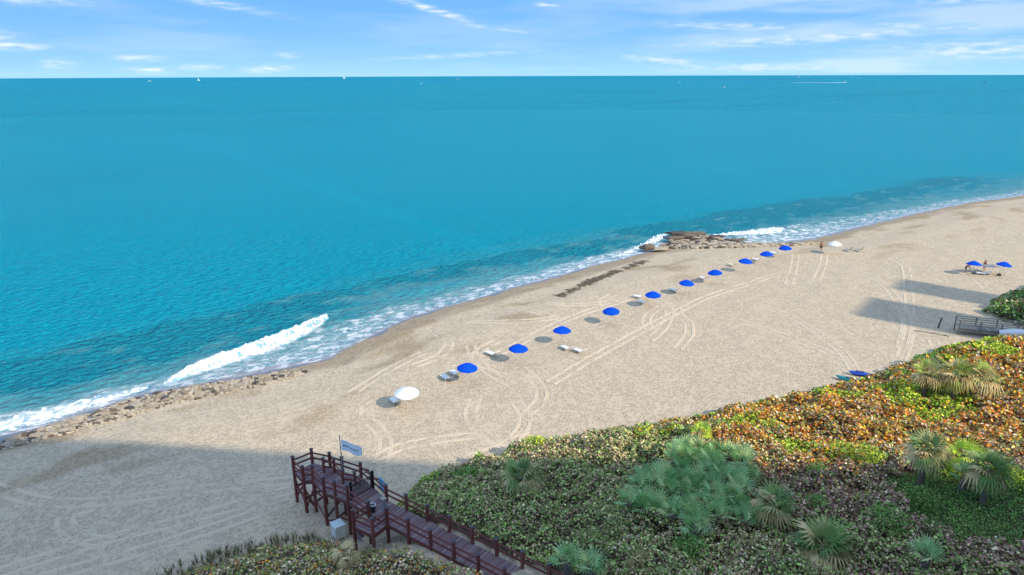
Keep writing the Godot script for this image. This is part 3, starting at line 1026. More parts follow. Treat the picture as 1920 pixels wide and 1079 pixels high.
	for i in 33:
		for j in 13:
			var x := 0.05 + 1.62 * i / 32.0
			var y := 3.4 - 0.86 * j / 12.0 - 0.13 * x + 0.05 * sin(x * 3.4)
			var tip := smoothstep(1.35, 1.67, x) * 0.16
			y += tip * (float(j) / 12.0 - 0.5) * 1.4
			pos.append(Vector3(x, y, x * 0.35 + 0.06 * sin(x * 5.2 + y) * x))
	var fm := mat(0.82, 0.88, 0.93, 0.8)
	fm.backlight_enabled = true
	fm.backlight = Color(0.4, 0.45, 0.5)
	var cloth := part(fl, "cloth", grid_mesh(pos, 33, 13, PackedColorArray(), PackedVector2Array(), false), fm)
	var font := SystemFont.new()
	font.font_names = PackedStringArray(["Droid Sans"])
	font.font_weight = 700
	var word := "MARTINIQUE"
	for i in word.length():
		var tm := TextMesh.new()
		tm.text = word[i]
		tm.font = font
		tm.font_size = 40
		tm.pixel_size = 0.0036
		tm.depth = 0.012
		var x := 0.24 + 1.08 * i / 9.0
		var y := 2.97 - 0.13 * x + 0.05 * sin(x * 3.4)
		part(cloth, "letter", tm, mat(0.01, 0.05, 0.07, 0.7), Transform3D(Basis(Vector3.UP, -0.35).rotated(Vector3(0, 0, 1), -0.22), Vector3(x, y, x * 0.35 + 0.06 * sin(x * 5.2 + y) * x + 0.03)))

# ---------- beach furniture ----------
func make_umbrella(blue: bool) -> Node3D:
	var o := Node3D.new()
	var m := mat(0.003, 0.075, 0.60, 0.9) if blue else mat(0.80, 0.80, 0.79, 0.7)
	m.backlight_enabled = true
	m.backlight = Color(0.1, 0.1, 0.1)
	m.metallic_specular = 0.15
	var R := 1.12 if blue else 1.22
	var gore := MB.new()
	var a := PI / 8.0
	var pr := [[0.0, 2.48], [0.4, 2.34], [0.8, 2.08], [1.0, 1.9], [1.0, 1.8]]
	for k in 4:
		for h in 2:
			var a0 := -a + a * h
			var a1 := a0 + a
			var f := func(ring: int, ang: float) -> Vector3:
				var sag := 0.03 * sin(PI * pr[ring][0]) * (1.0 - absf(ang) / a)
				var dip := (0.05 if ring == 4 else 0.0) * (1.0 - absf(ang) / a)
				return Vector3(cos(ang) * R * pr[ring][0], pr[ring][1] - sag + dip, sin(ang) * R * pr[ring][0])
			gore.quad(f.call(k, a0), f.call(k, a1), f.call(k + 1, a1), f.call(k + 1, a0), Vector3(0, 0, 0))
	var gm := gore.done()
	var rib := MB.new()
	rib.tube(Vector3(0.02, 2.40, 0), Vector3(R * 0.98, 1.86, 0), 0.012, 0.01, 5)
	var rm := rib.done()
	var metal := mat(0.5, 0.5, 0.48, 0.5)
	for k in 8:
		part(o, "canopy_panel", gm, m, Transform3D(Basis(Vector3.UP, TAU * k / 8.0), Vector3.ZERO))
		part(o, "rib", rm, metal, Transform3D(Basis(Vector3.UP, TAU * (k + 0.5) / 8.0), Vector3.ZERO))
	var pole := MB.new()
	pole.tube(Vector3(0, -0.3, 0), Vector3(0, 2.47, 0), 0.025, 0.022, 8)
	part(o, "pole", pole.done(), mat(0.62, 0.55, 0.42, 0.6))
	var fin := MB.new()
	fin.tube(Vector3(0, 2.46, 0), Vector3(0, 2.58, 0), 0.03, 0.012, 8)
	part(o, "finial", fin.done(), m)
	return o

func make_lounger(r: float, g: float, b: float, back: float) -> Node3D:
	var o := Node3D.new()
	var frame := mat(0.66, 0.66, 0.64, 0.5)
	var sling := mat(r, g, b, 0.8)
	for s in [-1, 1]:
		part(o, "side_rail", bbox(Vector3(1.3, 0.06, 0.05), 0.01), frame, Transform3D(Basis(), Vector3(0.28, 0.34, s * 0.32)))
		for x in [-0.3, 0.85]:
			part(o, "leg", bbox(Vector3(0.05, 0.4, 0.05), 0.01), frame, Transform3D(Basis(Vector3(0, 0, 1), 0.15 if x > 0 else -0.15), Vector3(x, 0.16, s * 0.31)))
	part(o, "seat", bbox(Vector3(1.26, 0.05, 0.6), 0.015), sling, Transform3D(Basis(), Vector3(0.29, 0.37, 0)))
	var bk := Basis(Vector3(0, 0, 1), -back)
	part(o, "backrest", bbox(Vector3(0.78, 0.05, 0.66), 0.015), sling, Transform3D(bk, Vector3(-0.36, 0.37, 0) + bk * Vector3(-0.38, 0, 0)))
	return o

func place(o: Node3D, called: String, at: Vector3, turn: float, label: String, category: String, group: String):
	o.name = numbered(called)
	add_child(o)
	o.position = at
	o.rotation.y = turn
	if category == "umbrella": o.rotation.x = rng.randf_range(-0.09, 0.09)
	if category == "umbrella": o.rotation.z = rng.randf_range(-0.09, 0.09)
	tag(o, label, category, group)

func make_furniture():
	var ord := ["first", "second", "third", "fourth", "fifth", "sixth", "seventh", "eighth", "ninth", "tenth"]
	var proto := make_umbrella(true)
	var white := make_umbrella(false)
	var spots := [[-4.87, -67.06], [0.65, -72.34], [6.11, -78.06], [13.19, -85.26], [20.03, -92.03], [26.1, -97.63], [32.19, -103.3], [38.89, -109.94], [44.24, -114.44], [49.04, -118.53]]
	rng.seed = 33
	var g1 := "blue umbrellas in a row down the beach"
	for i in 10:
		place(proto.duplicate(), "beach_umbrella", at_ground(spots[i]), rng.randf() * 0.8, "blue beach umbrella, %s in the row counting from the near white umbrella" % ord[i], "umbrella", g1)
	place(proto.duplicate(), "beach_umbrella", at_ground([75.54, -107.46]), 0.2, "blue beach umbrella beside the standing person and grey sunshade", "umbrella", "blue umbrellas at the right")
	place(proto.duplicate(), "beach_umbrella", at_ground([80.07, -107.07]), 0.5, "rightmost blue beach umbrella on the beach", "umbrella", "blue umbrellas at the right")
	place(white, "white_umbrella", at_ground([-10.48, -61.34]), 0.1, "white beach umbrella nearest the boardwalk", "umbrella", "white umbrellas")
	place(white.duplicate(), "white_umbrella", at_ground([59.2, -121.58]), 0.3, "white beach umbrella far off beside two grey chairs", "umbrella", "white umbrellas")
	proto.free()
	var wht := make_lounger(0.80, 0.79, 0.75, 0.6)
	var slate := make_lounger(0.33, 0.34, 0.30, 1.1)
	var cream := make_lounger(0.72, 0.62, 0.36, 0.75)
	var T := 2.17
	var list := [
		[wht, [-11.9, -62.6], "white lounger in front of the near white umbrella"],
		[wht, [-7.2, -68.1], "left white lounger beside the first blue umbrella"],
		[wht, [-6.3, -69.2], "right white lounger beside the first blue umbrella"],
		[wht, [-2.4, -74.8], "white lounger in the shade of the second blue umbrella"],
		[wht, [6.6, -76.3], "left of two white loungers standing in the sun"],
		[wht, [8.1, -75.4], "right of two white loungers standing in the sun"],
		[wht, [19.0, -93.6], "white lounger in the shade of the fifth blue umbrella"],
		[wht, [18.9, -96.2], "white lounger behind the shade of the fifth blue umbrella"],
		[wht, [24.8, -99.4], "white lounger in the shade of the sixth blue umbrella"],
		[wht, [31.0, -105.6], "white lounger in the shade of the seventh blue umbrella"],
		[cream, [38.2, -113.6], "cream lounger with a raised back left of the eighth blue umbrella"],
		[wht, [43.6, -117.0], "white lounger behind the ninth blue umbrella"],
		[wht, [48.2, -121.3], "white lounger behind the tenth blue umbrella"],
		[slate, [63.0, -123.6], "left of two grey chairs by the far white umbrella"],
		[slate, [64.9, -123.5], "right of two grey chairs by the far white umbrella"]]
	for a in list:
		place(a[0].duplicate(), "beach_lounger", at_ground(a[1]), T + rng.randf_range(-0.25, 0.25), a[2], "lounger", "loungers on the sand")
	for o in [wht, cream, slate]: o.free()
	# grey sunshade on poles with things under it
	var sh := thing("sunshade", at_ground([78.6, -109.0]), "sagging grey cloth sunshade on poles between two blue umbrellas", "sunshade")
	var pos := PackedVector3Array()
	for i in 13:
		for j in 9:
			var x := -1.9 + 3.8 * i / 12.0
			var z := -0.9 + 1.8 * j / 8.0
			pos.append(Vector3(x, 1.15 + 0.22 * pow(absf(x) / 1.9, 2.0) + 0.12 * pow(absf(z) / 0.9, 2.0) - 0.10 * x, z))
	var gm := mat(0.22, 0.22, 0.23, 0.8)
	part(sh, "cloth", grid_mesh(pos, 13, 9), gm)
	for e in [[-1, -1], [1, -1], [1, 1], [-1, 1]]:
		var p := MB.new()
		p.tube(Vector3(e[0] * 1.95, -0.2, e[1] * 0.95), Vector3(e[0] * 1.88, 1.5 - 0.1 * e[0] * 1.9, e[1] * 0.88), 0.025, 0.02, 6)
		part(sh, "pole", p.done(), mat(0.4, 0.4, 0.4, 0.5))
	var l2 := make_lounger(0.82, 0.82, 0.80, 0.4)
	place(l2, "beach_lounger", at_ground([77.6, -107.9]), T + 0.6, "white lounger half under the grey sunshade", "lounger", "loungers on the sand")
	for a in [[79.9, -107.3, 0.42, "dark bag on the sand at the front corner of the grey sunshade"], [76.3, -108.4, 0.34, "black bag on the sand between the standing person and the sunshade"]]:
		var bg := thing("beach_bag", at_ground([a[0], a[1]]), a[3], "bag", "bags on the sand")
		var b := MB.new()
		b.box(Transform3D(Basis(), Vector3(0, a[2] * 0.45, 0)), Vector3(a[2] * 1.5, a[2] * 0.9, a[2] * 0.8), 0.1)
		part(bg, "body", b.done(), mat(0.02, 0.02, 0.024, 0.7))
		for s in [-1, 1]:
			var h := MB.new()
			for k in 6:
				var a0 := PI * k / 6.0
				var a1 := PI * (k + 1) / 6.0
				h.tube(Vector3(-cos(a0) * 0.14, a[2] * 0.88 + sin(a0) * 0.14, s * 0.08), Vector3(-cos(a1) * 0.14, a[2] * 0.88 + sin(a1) * 0.14, s * 0.08), 0.014, 0.014, 5, false)
			part(bg, "handle", h.done(), mat(0.03, 0.03, 0.03, 0.7))
	make_person(Vector3(75.6, 0, -109.3), -0.6, "person in dark shorts bending forward beside the blue umbrella at right", true)
	make_person(Vector3(79.6, 0, -110.6), 0.4, "person standing behind the grey sunshade", false)
	make_person(Vector3(58.0, 0, -124.2), 1.2, "person standing on the sand left of the far white umbrella", false)
	# kayaks at the dune edge
	kayak(Vector3(36.4, 0.28, -67.3), 0.75, 2.9, mat(0.0, 0.24, 0.27, 0.35), "teal kayak lying at the edge of the dune bushes")
	kayak(Vector3(38.3, 0.28, -68.9), 0.4, 2.3, mat(0.012, 0.07, 0.48, 0.35), "blue kayak lying right of the teal one at the dune edge")
	# the far boardwalk of grey weathered wood
	var wood := mat(0.34, 0.29, 0.225, 0.85)
	var wood2 := mat(0.22, 0.195, 0.17, 0.85)
	var fb := thing("weathered_boardwalk", at_ground([58, -82]), "grey weathered wooden boardwalk at the far right dune", "boardwalk")
	var ax := Vector2(0.95, 0.31)
	var pn := Vector2(-0.31, 0.95)
	for k in 40:
		var c := Vector2(57.0, -82.0) + ax * (0.2 + 0.36 * k)
		wpart(fb, "plank", bbox(Vector3(0.34, 0.04, 1.9), 0.006), wood if rng.randf() < 0.6 else wood2, Transform3D(Basis(Vector3.UP, -atan2(ax.y, ax.x)), Vector3(c.x, 0.95 + rng.randf_range(-0.006, 0.006), c.y)))
	for side in [-1, 1]:
		for k in 7:
			var c: Vector2 = Vector2(57.1, -82.0) + ax * (2.3 * k) + pn * (0.92 * side)
			var g := ground(c.x, c.y) - 0.2
			wpart(fb, "post", bbox(Vector3(0.12, snappedf(2.0 - g, 0.1), 0.12), 0.01), wood2, Transform3D(Basis(), Vector3(c.x, (2.0 + g) * 0.5, c.y)))
			if k < 6:
				var d: Vector2 = c + ax * 2.3
				for y in [1.98, 1.7, 1.42]:
					beam(fb, "rail", Vector3(c.x, y, c.y), Vector3(d.x, y, d.y), 0.09, 0.05, wood)
				beam(fb, "side_beam", Vector3(c.x, 0.82, c.y), Vector3(d.x, 0.82, d.y), 0.2, 0.06, wood2)
	var bt := thing("upturned_boat", Vector3(62.8, ground(62.8, -78.8) + 0.25, -78.8), "white upturned boat lying in front of the weathered boardwalk", "boat", "", -0.35)
	var hull := PackedVector3Array()
	for i in 15:
		var f := i / 14.0
		var w := 0.75 * pow(sin(PI * clampf(0.12 + f * 0.9, 0.0, 1.0)), 0.5)
		for j in 11:
			var a := PI * j / 10.0
			hull.append(Vector3(-2.2 + 4.4 * f, 1.0 * pow(sin(a), 0.7) * (0.6 + 0.4 * sin(PI * f)) + 0.3, cos(a) * w))
	part(bt, "hull", grid_mesh(hull, 15, 11, PackedColorArray(), PackedVector2Array(), false), mat(0.78, 0.79, 0.8, 0.4))
	part(bt, "keel", bbox(Vector3(3.6, 0.08, 0.06), 0.02), mat(0.7, 0.7, 0.7, 0.5), Transform3D(Basis(), Vector3(0, 1.31, 0)))
	var st := thing("leaning_post", at_ground([55.7, -83.4]), "short dark post leaning on the sand left of the weathered boardwalk", "post")
	part(st, "shaft", bbox(Vector3(0.16, 1.5, 0.16), 0.02), mat(0.1, 0.085, 0.07, 0.9), Transform3D(Basis(Vector3(0, 0, 1), -0.16), Vector3(0.05, 0.65, 0)))
	part(st, "tip", bbox(Vector3(0.17, 0.05, 0.17), 0.02), mat(0.16, 0.14, 0.12, 0.9), Transform3D(Basis(Vector3(0, 0, 1), -0.16), Vector3(0.17, 1.41, 0)))
	for a in [[53.2, -81.9, 0.5, "pale weathered board lying on the sand near the leaning post"], [54.3, -81.2, 0.62, "second pale board lying nearer the dune bushes"]]:
		var bo := thing("loose_board", at_ground([a[0], a[1]], 0.05), a[3], "board", "loose boards on the sand", -a[2])
		part(bo, "board", bbox(Vector3(2.6, 0.07, 0.35), 0.015), wood)
		part(bo, "batten", bbox(Vector3(0.1, 0.06, 0.4), 0.01), wood2, Transform3D(Basis(), Vector3(0.9, 0.06, 0)))

func kayak(at: Vector3, turn: float, L: float, m: Material, label: String):
	var k := thing("kayak", at + Vector3(0, ground(at.x, at.z), 0), label, "kayak", "kayaks at the dune edge", -turn)
	var pos := PackedVector3Array()
	for i in 21:
		var f := i / 20.0
		var w := 0.36 * pow(sin(PI * clampf(f, 0.001, 0.999)), 0.6)
		for j in 13:
			var a := TAU * j / 12.0
			pos.append(Vector3(-L * 0.5 + L * f, sin(a) * w * 0.62 + 0.12 * pow(absf(f - 0.5) * 2.0, 3.0), cos(a) * w))
	part(k, "hull", grid_mesh(pos, 21, 13, PackedColorArray(), PackedVector2Array(), false), m)
	var c := MB.new()
	for i in 14:
		var a0 := TAU * i / 14.0
		var a1 := TAU * (i + 1) / 14.0
		c.tube(Vector3(cos(a0) * 0.42, 0.235, sin(a0) * 0.2), Vector3(cos(a1) * 0.42, 0.235, sin(a1) * 0.2), 0.03, 0.03, 5, false)
	part(k, "cockpit_rim", c.done(), mat(0.03, 0.03, 0.03, 0.5))

# ---------- people: tapered capsules joined smoothly and meshed as surface nets ----------
func body_mesh(bones: Array, cell: float, blend: float) -> ArrayMesh:
	var lo := Vector3(9, 9, 9)
	var hi := -lo
	for b in bones:
		for p in [b[0], b[1]]:
			lo = lo.min(p - Vector3.ONE * 0.22)
			hi = hi.max(p + Vector3.ONE * 0.22)
	var n := Vector3i(((hi - lo) / cell).ceil())
	var val := PackedFloat32Array()
	val.resize((n.x + 1) * (n.y + 1) * (n.z + 1))
	var id := func(x: int, y: int, z: int) -> int: return (z * (n.y + 1) + y) * (n.x + 1) + x
	for z in n.z + 1:
		for y in n.y + 1:
			for x in n.x + 1:
				var p := lo + Vector3(x, y, z) * cell
				var s := 0.0
				for b in bones:
					var ab: Vector3 = b[1] - b[0]
					var h := clampf((p - b[0]).dot(ab) / maxf(ab.length_squared(), 1e-6), 0.0, 1.0)
					var d: float = p.distance_to(b[0] + ab * h) - lerpf(b[2], b[3], h)
					s += exp(-maxf(d, -0.3) / blend)
				val[id.call(x, y, z)] = -blend * log(maxf(s, 1e-30))
	var mb := MB.new()
	var where := {}
	for z in n.z:
		for y in n.y:
			for x in n.x:
				var c := Vector3.ZERO
				var k := 0
				for e in [[0, 0, 0, 1, 0, 0], [0, 1, 0, 1, 1, 0], [0, 0, 1, 1, 0, 1], [0, 1, 1, 1, 1, 1], [0, 0, 0, 0, 1, 0], [1, 0, 0, 1, 1, 0], [0, 0, 1, 0, 1, 1], [1, 0, 1, 1, 1, 1], [0, 0, 0, 0, 0, 1], [1, 0, 0, 1, 0, 1], [0, 1, 0, 0, 1, 1], [1, 1, 0, 1, 1, 1]]:
					var a := val[id.call(x + e[0], y + e[1], z + e[2])]
					var b := val[id.call(x + e[3], y + e[4], z + e[5])]
					if (a < 0.0) != (b < 0.0):
						c += Vector3(e[0], e[1], e[2]).lerp(Vector3(e[3], e[4], e[5]), a / (a - b))
						k += 1
				if k:
					where[Vector3i(x, y, z)] = lo + (Vector3(x, y, z) + c / k) * cell
	for q in where:
		for ax in 3:
			var o := Vector3i(1 if ax == 0 else 0, 1 if ax == 1 else 0, 1 if ax == 2 else 0)
			var a := val[id.call(q.x, q.y, q.z)]
			var b := val[id.call(q.x + o.x, q.y + o.y, q.z + o.z)]
			if (a < 0.0) == (b < 0.0): continue
			var s := Vector3i(o.y, o.z, o.x)
			var t := Vector3i(o.z, o.x, o.y)
			if where.has(q - s) and where.has(q - t) and where.has(q - s - t):
				var inside := lo + Vector3(q) * cell + (Vector3.ZERO if a < 0.0 else Vector3(o) * cell)
				mb.quad(where[q], where[q - s], where[q - s - t], where[q - t], inside)
	return mb.done()

func make_person(at: Vector3, turn: float, label: String, bending: bool):
	var p := thing("person", Vector3(at.x, ground(at.x, at.z), at.z), label, "person", "people on the beach", turn)
	var lean := 0.75 if bending else 0.04
	var hip := Vector3(0, 0.92, 0)
	var up := Vector3(sin(lean), cos(lean), 0)
	var chest := hip + up * 0.42
	var neck := hip + up * 0.60
	var head := hip + up * 0.74 + Vector3(0.03, 0, 0)
	var bones := [[hip, chest, 0.145, 0.165], [chest, neck, 0.15, 0.06], [neck, head, 0.06, 0.07], [head, head + up * 0.07, 0.092, 0.1], [hip + Vector3(0, -0.02, -0.08), hip + Vector3(0, -0.02, 0.08), 0.13, 0.13], [chest + up * 0.08 + Vector3(0, 0, -0.15), chest + up * 0.08 + Vector3(0, 0, 0.15), 0.075, 0.075]]
	for s in [-1.0, 1.0]:
		var knee := Vector3(0.06, 0.49, s * 0.11)
		var foot := Vector3(-0.02 + 0.05 * s, 0.07, s * 0.12)
		bones.append([hip + Vector3(0, -0.04, s * 0.09), knee, 0.095, 0.06])
		bones.append([knee, foot, 0.062, 0.04])
		bones.append([foot, foot + Vector3(0.17, -0.035, 0.02 * s), 0.042, 0.032])
		var sh := chest + up * 0.09 + Vector3(0, 0, s * 0.2)
		var elbow := sh + (Vector3(0.12, -0.26, s * 0.05) if bending else Vector3(0.0, -0.29, s * 0.06))
		var hand := elbow + (Vector3(0.14, -0.22, 0.0) if bending else Vector3(0.07, -0.25, 0.0))
		bones.append([sh, elbow, 0.05, 0.04])
		bones.append([elbow, hand, 0.04, 0.028])
		for k in 4:
			bones.append([hand, hand + Vector3(0.03 + 0.012 * k, -0.15 + 0.012 * absf(k - 1.4), 0.022 * (k - 1.5)), 0.022, 0.009])
		bones.append([hand, hand + Vector3(0.07, -0.06, 0.03), 0.02, 0.01])
	part(p, "body", body_mesh(bones, 0.045, 0.02), mat(0.36, 0.15, 0.085, 0.6))
	var trunks := [[hip + Vector3(0, -0.02, -0.08), hip + Vector3(0, -0.02, 0.08), 0.15, 0.15]]
	for s in [-1.0, 1.0]: trunks.append([hip + Vector3(0, -0.05, s * 0.09), Vector3(0.03, 0.66, s * 0.105), 0.115, 0.098])
	part(p, "shorts", body_mesh(trunks, 0.045, 0.018), mat(0.03, 0.03, 0.05, 0.8))
	part(p, "hair", body_mesh([[head + up * 0.06 + Vector3(-0.03, 0.02, 0), head + up * 0.1 + Vector3(-0.02, 0.01, 0), 0.1, 0.095], [head + Vector3(-0.06, 0, 0), head + up * 0.08 + Vector3(-0.05, 0, 0), 0.06, 0.09]], 0.025, 0.015), mat(0.03, 0.018, 0.012, 0.6))

# ---------- vegetation ----------
func leaf_mesh(n: int, cup: float, point: float) -> ArrayMesh:
	# a round or oval leaf about 1 across, cupped along its midrib
	var b := MB.new()
	var ring := []
	for i in n:
		var a := TAU * i / n
		var r := 0.5 * (1.0 + point * pow(maxf(cos(a), 0.0), 4.0))
		ring.append(Vector3(cos(a) * r, cup * absf(sin(a)) * 0.5, sin(a) * r * (1.0 - 0.45 * point)))
	for i in n:
		b.tri(Vector3.ZERO, ring[i], ring[(i + 1) % n], Vector3(0, -5, 0))
	return b.done()

func leaves(parent: Node, called: String, mesh: Mesh, m: Material, list: Array) -> MultiMeshInstance3D:
	# list of [Transform3D, Color]
	var mm := MultiMesh.new()
	mm.transform_format = MultiMesh.TRANSFORM_3D
	mm.use_colors = true
	mm.mesh = mesh
	mm.instance_count = list.size()
	for i in list.size():
		mm.set_instance_transform(i, list[i][0])
		mm.set_instance_color(i, list[i][1])
	var o := MultiMeshInstance3D.new()
	o.multimesh = mm
	o.material_override = m
	if parent == self:
		o.name = numbered(called)
		add_child(o)
	else:
		o.name = called
		parent.add_child(o, true)
	return o

func tilt_basis(max_tilt: float, s: float) -> Basis:
	var b := Basis(Vector3.UP, rng.randf() * TAU)
	b = b.rotated(Vector3(cos(rng.randf() * TAU), 0, sin(rng.randf() * TAU)).normalized(), max_tilt * sqrt(rng.randf()))
	return b.scaled(Vector3(s, s, s))

func pick(p: Array) -> Color:
	var c: Color = p[rng.randi() % p.size()]
	var k := 2.45 * rng.randf_range(0.4, 1.4)
	return Color(c.r * k, c.g * k, c.b * k)

var OLIVE := [Color(0.12, 0.175, 0.04), Color(0.18, 0.24, 0.065), Color(0.08, 0.13, 0.035), Color(0.26, 0.27, 0.11), Color(0.20, 0.15, 0.08), Color(0.13, 0.17, 0.07), Color(0.20, 0.14, 0.10)]
var MAUVE := [Color(0.20, 0.125, 0.075), Color(0.27, 0.19, 0.12), Color(0.36, 0.29, 0.19), Color(0.10, 0.065, 0.04), Color(0.16, 0.19, 0.05), Color(0.23, 0.20, 0.10)]
var PLUM := [Color(0.16, 0.075, 0.07), Color(0.22, 0.12, 0.105), Color(0.11, 0.06, 0.05), Color(0.28, 0.18, 0.15), Color(0.10, 0.09, 0.05)]
var RUST := [Color(0.42, 0.14, 0.015), Color(0.40, 0.22, 0.02), Color(0.40, 0.25, 0.07), Color(0.24, 0.075, 0.02), Color(0.36, 0.28, 0.19), Color(0.18, 0.18, 0.035), Color(0.32, 0.11, 0.03), Color(0.14, 0.08, 0.05), Color(0.24, 0.22, 0.035)]
var LIME := [Color(0.24, 0.30, 0.025), Color(0.17, 0.25, 0.03), Color(0.32, 0.34, 0.04), Color(0.11, 0.17, 0.03)]
var GREEN := [Color(0.07, 0.15, 0.03), Color(0.10, 0.19, 0.04), Color(0.05, 0.10, 0.03), Color(0.13, 0.20, 0.06)]
var VINE := [Color(0.06, 0.12, 0.025), Color(0.085, 0.155, 0.035), Color(0.045, 0.085, 0.025), Color(0.12, 0.17, 0.05)]

func bush_h(u: float, v: float) -> float:
	var w := v - interp(VEG, u)
	var h := 0.85 + 0.6 * nz.get_noise_2d(u * 2.4 + 31.0, v * 2.4) + 0.8 * nz2.get_noise_2d(u * 7.0, v * 7.0) + 0.5 * nz.get_noise_2d(u * 17.0, v * 17.0)
	return maxf(h, 0.15) * smoothstep(-0.2, 1.4, w + 0.8 * nz2.get_noise_2d(u * 4.0, 9.0))

func in_view(x: float, z: float) -> bool:
	# only the part of the dune that can be seen from the beach side is planted
	return z < -27.0 and x < 0.86 * (-z) + 3.0

func make_thicket():
	rng.seed = 5
	var lm := StandardMaterial3D.new()
	lm.vertex_color_use_as_albedo = true
	lm.roughness = 0.6
	lm.metallic_specular = 0.18
	lm.backlight_enabled = true
	lm.backlight = Color(0.35, 0.35, 0.3)
	M.leaf = lm
	M.round_leaf = leaf_mesh(7, 0.28, 0.0)
	M.small_leaf = leaf_mesh(6, 0.25, 0.5)
	var sets := {"sea_grape_thicket": [], "autumn_thicket": [], "far_thicket": [], "dune_scrub": []}
	var vine_poly := PackedVector2Array([Vector2(27, -44.4), Vector2(32, -44.8), Vector2(37, -41.5), Vector2(35, -34), Vector2(28.3, -36.6), Vector2(25.8, -38.5)])
	var vine := []
	var u := -6.0
	while u < 150.0:
		var ve := interp(VEG, u)
		var step := 0.5 if u < 70.0 else 0.8
		var v := ve - 0.3
		while v < ve + 46.0:
			var c := xz_of(u, v)
			v += step
			if not in_view(c.x, c.y) or in_path(c.x, c.y): continue
			var o := c - W0
			var left := o.dot(WN) > 0.0 and o.dot(WD) < 24.0
			var dist := c.length()
			var dens := clampf(6500.0 / dist / dist * 45.0, 45.0, 120.0)
			var size := clampf(dist / 50.0, 0.85, 1.7) * 0.172
			var n := int(dens * step * step + rng.randf())
			var vin := Geometry2D.is_point_in_polygon(c + Vector2(nz.get_noise_2d(u * 3, v * 3), nz2.get_noise_2d(u * 3, v * 3)) * 1.5, vine_poly)
			var patch := nz.get_noise_2d(c.x * 4.0, c.y * 4.0 + 70.0)
			var patch2 := nz2.get_noise_2d(c.x * 1.6 + 40.0, c.y * 1.6)
			if vin: n = int(190.0 * step * step)
			for k in n:
				var uu := u + rng.randf() * step
				var vv := v - rng.randf() * step
				var p := xz_of(uu, vv)
				var g := ground_uv(uu, vv)
				if vin:
					var s := rng.randf_range(0.07, 0.12)
					vine.append([Transform3D(tilt_basis(0.8, s), Vector3(p.x, g + 0.1 + 0.3 * rng.randf(), p.y)), pick(VINE if patch2 < 0.25 else GREEN)])
					continue
				var h := bush_h(uu, vv) * (0.6 if left else 1.0)
				if h < 0.06: continue
				if left and rng.randf() < 0.35: continue
				var y := g + h * (1.0 - 0.5 * pow(rng.randf(), 2.0))
				var orange := smoothstep(9.0, 22.0, p.x + patch * 9.0) * smoothstep(-42.0, -49.0, p.y + patch * 6.0)
				var green := smoothstep(15.0, 4.0, p.x + patch2 * 8.0) * smoothstep(-52.0, -43.0, p.y + patch * 6.0)
				var pal := MAUVE
				if rng.randf() < orange * (0.8 + 0.5 * patch): pal = RUST
				elif rng.randf() < green * 0.8: pal = OLIVE
				elif p.x > 17.0 and p.y > -46.0 and rng.randf() < 0.45: pal = PLUM
				elif rng.randf() < 0.3: pal = OLIVE
				if patch2 > 0.26 and rng.randf() < 0.75: pal = LIME if orange > 0.5 else OLIVE
				var w := vv - interp(VEG, uu)
				if w < 1.6 and patch > -0.1 and rng.randf() < 0.7: pal = LIME if patch > 0.15 else GREEN
				var key := "sea_grape_thicket"
				if left: key = "dune_scrub"
				elif uu > 98.0: key = "far_thicket"
				elif orange > 0.5: key = "autumn_thicket"
				if key == "far_thicket": pal = GREEN if rng.randf() < 0.6 else MAUVE
				if left: pal = MAUVE if rng.randf() < 0.55 else (RUST if rng.randf() < 0.35 else OLIVE)
				var s := size * rng.randf_range(0.7, 1.25)
				sets[key].append([Transform3D(tilt_basis(1.0, s), Vector3(p.x, y, p.y)), pick(pal)])
		u += step
	var text := {"sea_grape_thicket": "dense sea grape thicket with round olive and mauve leaves right of the boardwalk", "autumn_thicket": "sunlit thicket of orange and rust coloured leaves along the dune", "far_thicket": "green bushes beyond the weathered boardwalk at far right", "dune_scrub": "low dry scrub of brown and green leaves left of the boardwalk"}
	for k in sets:
		print(k, " ", sets[k].size())
		tag(leaves(self, k, M.round_leaf, lm, sets[k]), text[k], "thicket", "", "stuff")
	tag(leaves(self, "ground_vine", M.small_leaf, lm, vine), "green creeping vine covering the slope between the palms", "vine", "", "stuff")
	print("vine ", vine.size())
	# bare twigs
	var tw := MB.new()
	tw.tube(Vector3.ZERO, Vector3(0.1, 0.55, 0), 0.012, 0.008, 4, false)
	tw.tube(Vector3(0.1, 0.55, 0), Vector3(0.35, 0.95, 0.12), 0.008, 0.003, 4, false)
	tw.tube(Vector3(0.05, 0.3, 0), Vector3(-0.2, 0.8, -0.15), 0.007, 0.003, 4, false)
	tw.tube(Vector3(-0.1, 0.6, -0.1), Vector3(-0.12, 0.95, 0.1), 0.005, 0.002, 4, false)
	var tl := []
	for i in 1500:
		var a := rng.randf_range(-5, 75)
		var b := interp(VEG, a) + rng.randf_range(0.0, 3.0 if rng.randf() < 0.6 else 16.0)
		var p := xz_of(a, b)
		if not in_view(p.x, p.y) or in_path(p.x, p.y): continue
		tl.append([Transform3D(tilt_basis(0.9, rng.randf_range(0.5, 1.1)), Vector3(p.x, ground_uv(a, b), p.y)), Color(0.24, 0.2, 0.17).lerp(Color(0.12, 0.09, 0.08), rng.randf())])
	tag(leaves(self, "dry_twigs", tw.done(), lm, tl), "bare grey twigs poking out of the dune bushes", "twigs", "", "stuff")
	# tufts of beach grass along the lower left edge
	var gb := MB.new()
	for i in 16:
		var a := TAU * i / 16.0 + rng.randf()
		var l := rng.randf_range(0.5, 1.0)
		var d := Vector3(cos(a), 0, sin(a))
		var sd := Vector3(-sin(a), 0, cos(a)) * 0.012
		var q := d * 0.12 * l + Vector3(0, 0.55 * l, 0)
		var r := d * 0.42 * l + Vector3(0, 0.85 * l, 0)
		b_blade(gb, d * 0.03, q, r, sd)
	var gl := []
